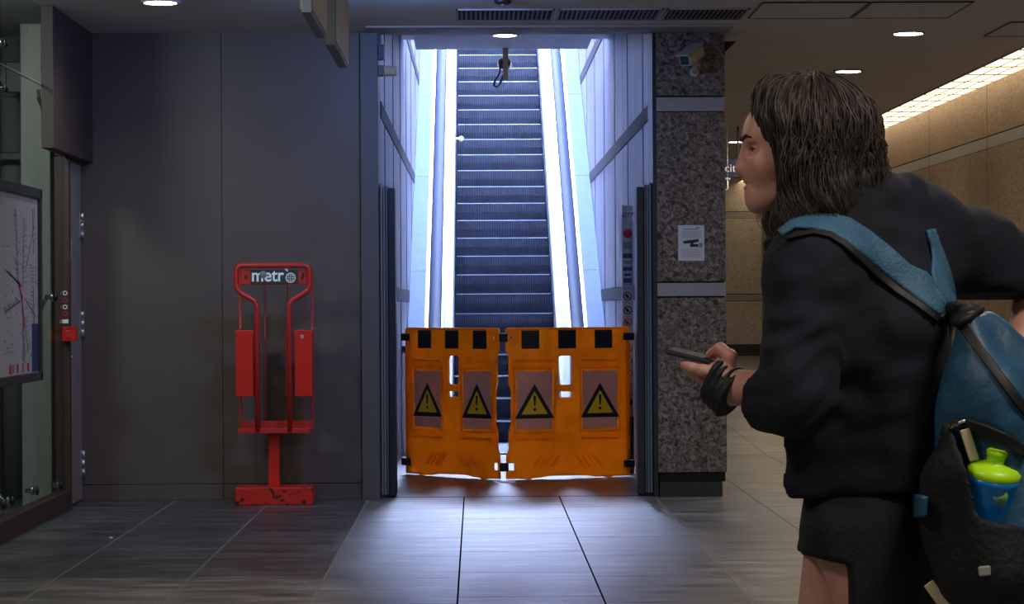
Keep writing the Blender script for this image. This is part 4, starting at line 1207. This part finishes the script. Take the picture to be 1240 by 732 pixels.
for s in (1, -1):
    e = MB(); e.tube([facept(168, s * .012, .001), facept(165, s * .022, .0015), facept(163.5, s * .034, .001), facept(166, s * .045, .0)], 1, M_hair, 8, radii=[.0022, .0034, .0032, .0014]); e.build('eyebrow', per)
    e = MB(); e.tube([facept(179, s * .020, .001), facept(177.5, s * .030, .0025), facept(180, s * .041, .0015)], .0013, M_hair, 6); e.build('eyelashes', per)
lp = Field(); lp.ell(H(910.5, 217.5), (.0085, .019, .0048), .004); lp.ell(H(911, 226), (.009, .017, .0058), .004); V_, F_ = lp.net(.0015); link('lips', mesh_from([(V_, F_, 0)], 'lips', [M_lip]), per)

# -- hoodie
hd_ = Field()
def K(px, py, d=0.): return P(px, py, d)
hd_.cone(K(1048, 590, .12), K(1055, 470, .12), .138, .138, .05, sq=((-.7, .7, 0), 1.15)); hd_.cone(K(1070, 590, .06), K(1085, 400, .02), .10, .105, .05)
hd_.cone(K(1045, 470, .12), K(1048, 370, .10), .132, .150, .05, sq=((-.7, .7, 0), 1.2))
hd_.cone(K(1050, 370, .10), K(1048, 300, .10), .150, .105, .06)
hd_.cone(K(990, 330, -.01), K(1110, 300, .18), .088, .088, .06); hd_.cone(K(985, 312, -.03), K(1040, 290, .05), .062, .07, .04)
hd_.cone(K(972, 575, .05), K(1000, 420, .0), .04, .09, .06)
hd_.cone(K(985, 325, -.05), EL, .082, .058, .04)                     # upper left sleeve
hd_.cone(EL, K(928, 486, -.045), .058, .050, .035)                   # lower left sleeve
hd_.cone(K(1110, 275, .20), K(1180, 308, .26), .080, .080, .05); hd_.cone(K(1180, 308, .26), ER, .086, .082, .04)
hd_.cone(ER, K(1222, 332, .24), .080, .056, .04)
hd_.cone(K(1035, 255, .04), K(1070, 246, .10), .05, .055, .05); hd_.cone(K(1066, 240, .09), K(1098, 256, .15), .046, .050, .05)   # hood lying on the shoulders
hd_.cone(K(1098, 250, .15), K(1128, 272, .19), .042, .05, .05)
hd_.cone(K(985, 275, .03), K(1040, 248, .05), .05, .05, .04)
hd_.cone(K(955, 585, .06), K(1130, 600, .12), .02, .02, .05)
def hood_post(G, D):
    fold = snoise(G * np.array([1, 1, 1.6]), 5, 34) * .0035 + snoise(G, 11, 15) * .005
    # sleeve creases run around the arm
    arm = (G[..., 0] < P(1010, 0)[0]) & (G[..., 2] < P(0, 360, 0)[2])
    D = D + fold + np.where(arm, .0022 * np.sin(G[..., 2] * 120 + 4.5 * np.sin(G[..., 0] * 26 + G[..., 1] * 17) + 2 * snoise(G, 77, 20)) * np.clip((P(0, 360, 0)[2] - G[..., 2]) / .08, 0, 1) * np.clip((G[..., 2] - P(0, 530, 0)[2]) / .03, 0, 1), 0)
    D = np.maximum(D, (P(0, 607, 0)[2] + .05 * np.sin(G[..., 0] * 9) * .2 - G[..., 2]))          # hem
    # open cuff of the left sleeve
    cdir = (K(900, 470, 0) - EL); cdir /= np.linalg.norm(cdir)
    near = (G - K(925, 487, -.045)) @ cdir
    D = np.where((G[..., 0] < K(960, 0)[0]) & (G[..., 2] < P(0, 400, 0)[2]), np.maximum(D, near - .012), D)
    # cuff of the right sleeve
    D = np.where((G[..., 0] > K(1178, 0)[0]), np.maximum(D, P(0, 366, 0)[2] + .006 * np.sin(G[..., 1] * 40) - G[..., 2]), D)
    return D
Vd, Fd = hd_.net(.0058, hood_post); Vd = relax(Vd, Fd, 1, .4)
hoodie = link('hoodie', mesh_from([(Vd, Fd, 0)], 'hoodie', [M_hoodie]), per)
# -- shorts
sf = Field()
sf.cone(K(1050, 600, .12), K(1048, 650, .12), .128, .130, .05, sq=((-.7, .7, 0), 1.15))
sf.cone(K(1050, 640, .06), K(1058, 775, .04), .108, .102, .04); sf.cone(K(1040, 650, .04), K(1046, 775, .03), .085, .085, .04); sf.cone(K(1078, 640, .10), K(1082, 775, .08), .085, .080, .04); sf.cone(HR, K(1012, 745, .21), .098, .088, .04)
def sh_post(G, D):
    D = D + snoise(G, 3, 26) * .004
    cr = (KR - HR); cr /= np.linalg.norm(cr)
    D = np.maximum(D, np.where((G[..., 0] < K(1000, 0, .2)[0]), (G - K(962, 668, .2)) @ cr, D))
    D = np.maximum(D, P(0, 775, 0)[2] - G[..., 2])
    return np.maximum(D, G[..., 2] - P(0, 590, 0)[2])
Vs, Fs = sf.net(.0075, sh_post); Vs = relax(Vs, Fs, 1)
link('shorts', mesh_from([(Vs, Fs, 0)], 'shorts', [M_shorts]), per)
# -- shoes
for (A_, T_) in ((AR, TR), (AL, TL)):
    f = Field(); f.cone(A_ + np.array([.01, 0, .01]), A_ + np.array([.02, 0, -.035]), .045, .045, .02)
    if A_ is AR: f.cone(A_ + np.array([.02, 0, -.035]), T_ + np.array([-.03, 0, .018]), .042, .032, .03)
    else: f.cone(A_ + np.array([.02, 0, -.02]), T_ + np.array([-.05, 0, -.02]), .042, .030, .03)
    V_, F_ = f.net(.006, lambda G, D: np.maximum(D, .022 - G[..., 2]) if A_ is AR else D)
    sh = link('shoe', mesh_from([(V_, F_, 0)], 'shoe', [M_shoe]), per)
q = MB(); q.box(TR[0] - .055, AR[0] + .065, AR[1] - .038, AR[1] + .038, 0, .024, M_sole); q.build('shoe_sole', per, bevel=.01)

# -- hair: a soft mass with wavy locks laid over it
hr = Field()
hr.ell(H(990, 150), (.110, .087, .100), .03)
hr.cone(H(943, 116, .02), H(945, 150, .052), .036, .028, .03); hr.cone(H(943, 116, -.02), H(945, 150, -.052), .036, .028, .03)
for s in (1, -1):
    hr.cone(H(958, 140, s * .05), H(970, 200, s * .068), .034, .034, .03)
    hr.cone(H(970, 200, s * .066), H(956, 262, s * .070), .032, .024, .03)
    hr.cone(H(956, 262, s * .070), H(942, 305, s * .075), .024, .010, .03)
    hr.cone(H(990, 160, s * .05), H(1005, 240, s * .06), .055, .050, .04)
    hr.cone(H(1005, 235, s * .06), H(985, 275, s * .075), .045, .026, .04)
hr.cone(H(1030, 160), H(1036, 225), .062, .052, .04); hr.cone(H(1036, 220), H(1040, 262, .02), .050, .03, .04)
def hair_post(G, D):
    # waves: long furrows running down the hair
    th = np.arctan2(G[..., 1] - HC[1], G[..., 0] - HC[0])
    w = np.sin(th * 26 + 5 * np.sin(G[..., 2] * 38) + 2.5 * np.sin(th * 5 + G[..., 2] * 20)) * .0028
    return D + w + snoise(G, 21, 30) * .004
Vr, Fr = hr.net(.0040, hair_post); Vr = relax(Vr, Fr, 1, .4)
hair = link('hair', mesh_from([(Vr, Fr, 0)], 'hair', [M_hair]), per)
rnd = random.Random(11)
TREE = BVHTree.FromPolygons([Vector(v) for v in Vr], [list(map(int, f)) for f in Fr])
hb = [MB(), MB()]
cen = Vector(H(990, 165)); crown = Vector(H(985, 92))
for i in range(950):
    a = rnd.uniform(-PI, PI)
    face_side = abs(a) < .75      # towards the face (world -X)
    a0 = a
    pts = []; rad = []
    L_ = rnd.uniform(.16, .27) if not face_side else rnd.uniform(.05, .10)
    nst = 26; ph = rnd.uniform(0, 6.28); amp = rnd.uniform(.002, .011); off = rnd.uniform(-.002, .006)
    el = rnd.uniform(1.0, 1.5)
    zlow = rnd.uniform(250, 300) if abs(a) < 1.9 else rnd.uniform(205, 250)
    r0 = rnd.uniform(.0006, .0019)
    bot = P(0, zlow, 0)[2]; z = crown.z
    for k in range(nst):
        t = k / (nst - 1)
        e = el - t * (el + .12) * 1.9
        aa = a0 + .16 * math.sin(t * 9 + ph) * t + .5 * t * (1 if a > 0 else -1) * (.9 if abs(a) < .9 else 0)
        if e > -.05:
            d = Vector((-math.cos(aa) * math.cos(e), -math.sin(aa) * math.cos(e), math.sin(e)))
            h_ = TREE.ray_cast(cen + d * .25, -d, .25)
            if h_[0] is None: break
            p = h_[0] + d * (off + r0 * .3)
        else:
            if not pts: break
            zz = pts[-1].z - .014
            if zz < bot: break
            d = Vector((-math.cos(aa), -math.sin(aa), 0)); o_ = Vector((cen.x, cen.y, zz))
            h_ = TREE.ray_cast(o_ + d * .3, -d, .3)
            if h_[0] is None:
                p = Vector((pts[-1].x, pts[-1].y, zz))
            else:
                p = h_[0] + d * (off + .001)
                if (p - pts[-1]).length > .04: break
            p = p + Vector((math.sin(t * 22 + ph) * amp, math.cos(t * 19 + ph) * amp * .6, 0))
        pts.append(p)
    if len(pts) < 6: continue
    # keep the face free
    pts = [p for p in pts if not (p.x < H(938, 0)[0] and p.z < P(0, 150, 0)[2] and p.z > P(0, 255, 0)[2])]
    if len(pts) < 5: continue
    n_ = len(pts); rad = [max(.0004, r0 * min(1, (n_ - k) / (n_ * .5)) * min(1, .5 + k * .2)) for k in range(n_)]
    hb[1 if rnd.random() < .3 else 0].tube(pts, 1, M_hairl if False else (M_hair if rnd.random() < .72 else M_hairl), 5, radii=rad)
both = hb[0]
both.add(hb[1].v, hb[1].f, M_hairl, True)
both.build('hair_locks', hair)

# -- wrist wrap
gf = Field()
gf.cone(P(893, 482, .0), P(862, 462, .03), .046, .040, .02, sq=((0, 1, 0), 1.0))
gf.cone(P(880, 500, -.01), P(905, 503, -.02), .014, .010, .02)
gf.cone(P(868, 448, .0), P(906, 462, .02), .018, .012, .02)
def gl_post(G, D):
    ax_ = P(862, 462, .03) - P(893, 482, 0); ax_ /= np.linalg.norm(ax_)
    u = (G - P(878, 472, .01)) @ ax_
    D = D + .0022 * np.sin(u * 520)
    # leaves the forearm bare behind it and the fingers free in front
    return np.maximum(np.maximum(D, u - .030), -(u + .020) - 0.0 * D)
Vg, Fg = gf.net(.0024, gl_post)
link('wrist_wrap', mesh_from([(Vg, Fg, 0)], 'wrist_wrap', [M_glove]), per)

# -- phone (its own thing)
ph_c = (P(811, 425, .075) + P(868, 441, .045)) / 2
ph = thing('smartphone', tuple(ph_c), 'dark smartphone held out in the running person\'s hand', 'phone')
fd = Vector(P(868, 441, .05) - P(811, 427, .07)).normalized(); sd2 = Vector((.1, 1, .10)); sd2 = (sd2 - fd * sd2.dot(fd)).normalized(); nu = fd.cross(sd2)
MB().obox(Vector(P(842, 432.5, .06)), fd, sd2, nu, .052, .036, .0045, M_phone).build('case', ph, bevel=.004, seg=3)
MB().obox(Vector(P(842, 432.5, .06)) - nu * .0048 * (1 if nu.z < 0 else -1), fd, sd2, nu, .048, .032, .0005, M_black).build('screen', ph)

# -- backpack
bp_ = thing('backpack', tuple(P(1215, 560, -.05) * np.array([1, 1, 1])), 'blue backpack with black side pocket slung on the running person', 'backpack')
bf = Field()
bf.cone(K(1170, 396, -.13), K(1198, 480, -.13), .028, .070, .05, sq=((0, 1, 0), .9))
bf.cone(K(1200, 480, -.12), K(1235, 640, -.10), .062, .105, .06, sq=((0, 1, 0), .85))
bf.cone(K(1235, 640, -.10), K(1248, 760, -.08), .105, .10, .06)
bf.cone(K(1195, 395, -.10), K(1300, 560, -.06), .028, .12, .05); bf.cone(K(1235, 460, -.04), K(1300, 640, -.04), .06, .12, .05); bf.cone(K(1300, 640, -.02), K(1310, 780, 0), .12, .12, .05)
bf.cone(K(1172, 430, -.10), K(1150, 600, -.10), .012, .016, .05)
def bag_post(G, D): return D + snoise(G * np.array([1, 1, .55]), 31, 26) * .008 + snoise(G, 8, 60) * .0012
Vk, Fk = bf.net(.006, bag_post); Vk = relax(Vk, Fk, 1, .4)
bag = link('bag_body', mesh_from([(Vk, Fk, 0)], 'bag_body', [M_bag]), bp_)
# black stretch pocket over the lower part
pf = Field()
pf.cone(K(1185, 570, -.16), K(1215, 690, -.17), .070, .078, .05, sq=((0, 1, 0), .9)); pf.cone(K(1160, 540, -.15), K(1150, 640, -.13), .030, .045, .04)
pf.cone(K(1148, 590, -.12), K(1168, 700, -.13), .048, .055, .04); pf.cone(K(1150, 520, -.17), K(1215, 560, -.20), .014, .016, .03)
def pk_post(G, D):
    rim = P(0, 540, 0)[2] - (G[..., 0] - P(1140, 0)[0]) * .75 - G[..., 2]
    xr_ = G[..., 0] - P(1150, 0, -.2)[0]; rim2 = G[..., 2] - (P(0, 515, -.2)[2] - .165 * np.clip(xr_ / .04, 0, 1) - .2 * np.maximum(xr_, 0))
    return np.maximum(D + snoise(G, 9, 40) * .003, rim2)
Vp, Fp = pf.net(.006, pk_post); Vp = relax(Vp, Fp, 1, .4)
pocket = link('side_pocket', mesh_from([(Vp, Fp, 0)], 'side_pocket', [M_bagblack]), bp_)
AllT = BVHTree.FromPolygons([Vector(v) for v in np.concatenate([Vd, Vk, Vp])], [list(map(int, f)) for f in np.concatenate([Fd, Fk + len(Vd), Fp + len(Vd) + len(Vk)])])
HT = BVHTree.FromPolygons([Vector(v) for v in Vd], [list(map(int, f)) for f in Fd])
def hit(px, py, tree=AllT, lift=.006, default=None):
    d = ray(px, py); h_ = tree.ray_cast(Vector((0, 0, CAMH)), d, 8)
    if h_[0] is None: return Vector(P(px, py, default if default is not None else 0))
    return h_[0] - d * lift
def ribbon(rows, thick, mat, name, parent, tree=AllT, lift=.008, default=0, n=7):
    """rows of (upper px, upper py, lower px, lower py): a webbing strap lying on the cloth"""
    rows2 = []
    for a, b_ in zip(rows[:-1], rows[1:]):
        for k in range(4): t = k / 4; rows2.append(tuple(u * (1 - t) + v * t for u, v in zip(a, b_)))
    rows2.append(rows[-1])
    G_ = []
    for r in rows2: G_.append([hit(r[0] + (r[2] - r[0]) * i / n, r[1] + (r[3] - r[1]) * i / n, tree, lift, default) for i in range(n + 1)])
    # smooth depth
    for _ in range(6):
        Y_ = [[p.copy() for p in r] for r in G_]
        for i in range(len(G_)):
            for j in range(n + 1):
                nb_ = [Y_[a][c] for a, c in ((i - 1, j), (i + 1, j), (i, j - 1), (i, j + 1)) if 0 <= a < len(G_) and 0 <= c <= n]
                m_ = sum(q.y for q in nb_) / len(nb_)
                t_ = Y_[i][j].y * .4 + m_ * .6; t_ = min(t_, Y_[i][j].y)
                o_ = Vector((0, 0, CAMH)); d_ = (Y_[i][j] - o_); G_[i][j] = o_ + d_ * (t_ / d_.y)
    b = MB(); vs = [p for r in G_ for p in r]; m = n + 1
    fs = [(i * m + j, i * m + j + 1, (i + 1) * m + j + 1, (i + 1) * m + j) for i in range(len(G_) - 1) for j in range(n)]
    b.add(vs, fs, mat, True); o = b.build(name, parent); s_ = o.modifiers.new('t', 'SOLIDIFY'); s_.thickness = thick; s_.offset = 0
    return o
ribbon([(940, 278, 948, 286), (958, 266, 962, 276), (985, 259, 985, 277), (1008, 259, 1004, 281), (1030, 265, 1022, 291), (1055, 281, 1045, 309), (1080, 301, 1067, 329), (1102, 321, 1090, 347), (1122, 330, 1112, 363), (1150, 368, 1138, 382)],
       .006, M_strap, 'shoulder_strap', bp_)
ribbon([(948, 287, 951, 290), (985, 278, 985, 283), (1006, 281, 1004, 287), (1024, 291, 1021, 298), (1046, 309, 1042, 317), (1068, 330, 1063, 337), (1090, 348, 1085, 355), (1112, 364, 1108, 370), (1138, 383, 1135, 390)],
       .005, M_trim, 'strap_edging', bp_)
ribbon([(1122, 279, 1132, 277), (1127, 296, 1138, 295), (1129, 312, 1144, 310), (1128, 330, 1150, 328), (1132, 350, 1155, 350), (1142, 372, 1158, 366)], .006, M_strap, 'shoulder_strap', bp_, lift=.012)
ribbon([(1137, 384, 1150, 368), (1148, 392, 1172, 366), (1160, 396, 1192, 376)], .012, M_trim, 'top_handle', bp_, lift=.016, default=-.12)
ribbon([(1156, 392, 1170, 386), (1180, 425, 1190, 420), (1205, 458, 1214, 452), (1232, 494, 1240, 486), (1262, 528, 1270, 520)], .005, M_trim, 'zip', bp_, lift=.004, default=-.1)
ribbon([(1150, 520, 1153, 510), (1168, 518, 1172, 508), (1192, 528, 1196, 516), (1214, 540, 1220, 526), (1240, 556, 1246, 542)], .006, M_trim, 'pocket_rim', bp_, lift=.010, default=-.15)
h1 = hit(1155, 385, AllT, .022, -.14)
b = MB(); b.obox(h1, (1, 0, .3), (0, 1, 0), (-.3, 0, 1), .014, .006, .009, M_buckle); b.obox(h1 + Vector((.04, .0, -.008)), (1, 0, -.1), (0, 1, 0), (.1, 0, 1), .02, .005, .006, M_trim); b.build('buckle', bp_, bevel=.003)
ribbon([(1097, 602, 1100, 615), (1108, 598, 1108, 628), (1121, 602, 1119, 626)], .01, M_bag, 'hip_tab', bp_, lift=.045)
MB().obox(hit(1193, 692, AllT, .004, -.15), (1, 0, .1), (0, 1, 0), (-.1, 0, 1), .012, .003, .009, M_buckle).build('reflector', bp_, bevel=.003)
c0_, c1_ = hit(1168, 520, AllT, .02, -.2), hit(1180, 558, AllT, .02, -.2)
MB().tube(round_path([c0_ + Vector((-.012, 0, .01)), c0_ + Vector((0, 0, .016)), c0_ + Vector((.012, 0, .008))], .01), .003, M_steel, 8).build('carabiner', bp_)
MB().obox((c0_ + c1_) / 2, (c1_ - c0_), (0, 1, 0), (c1_ - c0_).cross(Vector((0, 1, 0))), (c1_ - c0_).length / 2, .003, .009, M_beige).build('pull_strap', bp_, bevel=.002)
d0, d1 = Vector(P(1128, 712, -.14)), Vector(P(1152, 745, -.14))
MB().obox((d0 + d1) / 2, (d1 - d0), (0, 1, 0), (d1 - d0).cross(Vector((0, 1, 0))), (d1 - d0).length / 2 + .01, .003, .010, M_beige).build('hanging_strap', bp_, bevel=.002)

# -- bottle in the pocket
bt = Vector(P(1209, 541, -.20)); bb_ = Vector(P(1190, 665, -.15)); axb = (bt - bb_).normalized()
bo = thing('water_bottle', tuple(bb_), 'blue sports bottle with lime green cap in the backpack pocket', 'bottle')
rot = Vector((0, 0, 1)).rotation_difference(axb).to_matrix().to_4x4()
def lathed(prof, mat, name, par):
    b = MB(); b.lathe((0, 0, 0), prof, mat, 32); me_ = None
    o = b.build(name); o.data.transform(Matrix.Translation(bb_) @ rot); o.parent = par; o.location = -wpos(par); return o
Lb = (bt - bb_).length
lathed([(.038, 0), (.047, .004), (.048, .04), (.047, Lb - .066), (.049, Lb - .062), (.049, Lb - .056), (.046, Lb - .052)], M_bblue, 'bottle_body', bo)
lathed([(.046, Lb - .055), (.048, Lb - .052), (.048, Lb - .043), (.040, Lb - .036), (.024, Lb - .031), (.017, Lb - .028), (.0165, Lb - .018), (.019, Lb - .016), (.019, Lb - .008), (.013, Lb - .004)], M_lime, 'cap', bo)
em = bb_ + axb * (Lb - .09) + Vector((.006, -.0475, 0))
lb = MB().lathe(em, [(.013, -.001), (.013, .002)], M_emb, 20, 'y').build('round_label', bo)
# ================================================================== LIGHT
w = bpy.data.worlds.new('world'); scene.world = w; w.use_nodes = True
bg = w.node_tree.nodes['Background']; bg.inputs[0].default_value = (.50, .63, 1.0, 1); bg.inputs[1].default_value = SKY
def lamp(x, y, z, e, col, size=.3, sy=None, rot=(0, 0, 0)):
    l = bpy.data.lights.new('ceiling_and_fill_lamp', 'AREA'); l.energy = e; l.color = col; l.shape = 'RECTANGLE'; l.size = size; l.size_y = sy or size
    o = bpy.data.objects.new('ceiling_and_fill_lamp', l); COL.objects.link(o); o.location = (x, y, z); o.rotation_euler = rot
    return o
# ceiling lamps of the hall in front of and behind the camera
for x, y, e in ((-1.4, 3.0, 22), (1.6, 3.0, 30), (1.9, 7.0, 30), (-1.5, 8.6, 22), (2.9, 11.0, 26), (1.0, -1, 25)):
    lamp(x, y, CZ - .03, e * HALL, (1, .88, .76), .6)
lamp(-.35, 13.3, CZ - .03, COOL_FILL, (.25, .42, 1.0), .5, .3, (math.radians(42), 0, math.radians(12)))  # added cool fill lamp, stands in for the blue glare around the portal
# lamp inside the glass lift enclosure
lamp(-3.3, 12.6, CZ - .05, 26, (1.0, .98, .93), .5, None, (math.radians(35), 0, 0))
scene.view_settings.view_transform = 'Standard'; scene.view_settings.look = 'None'
scene.view_settings.exposure = EXPO; scene.view_settings.gamma = 1.0
scene.view_settings.use_curve_mapping = False
scene.cycles.use_denoising = True
scene.cycles.max_bounces = 10; scene.cycles.diffuse_bounces = 5; scene.cycles.glossy_bounces = 5; scene.cycles.transparent_max_bounces = 16
scene.cycles.sample_clamp_indirect = 12
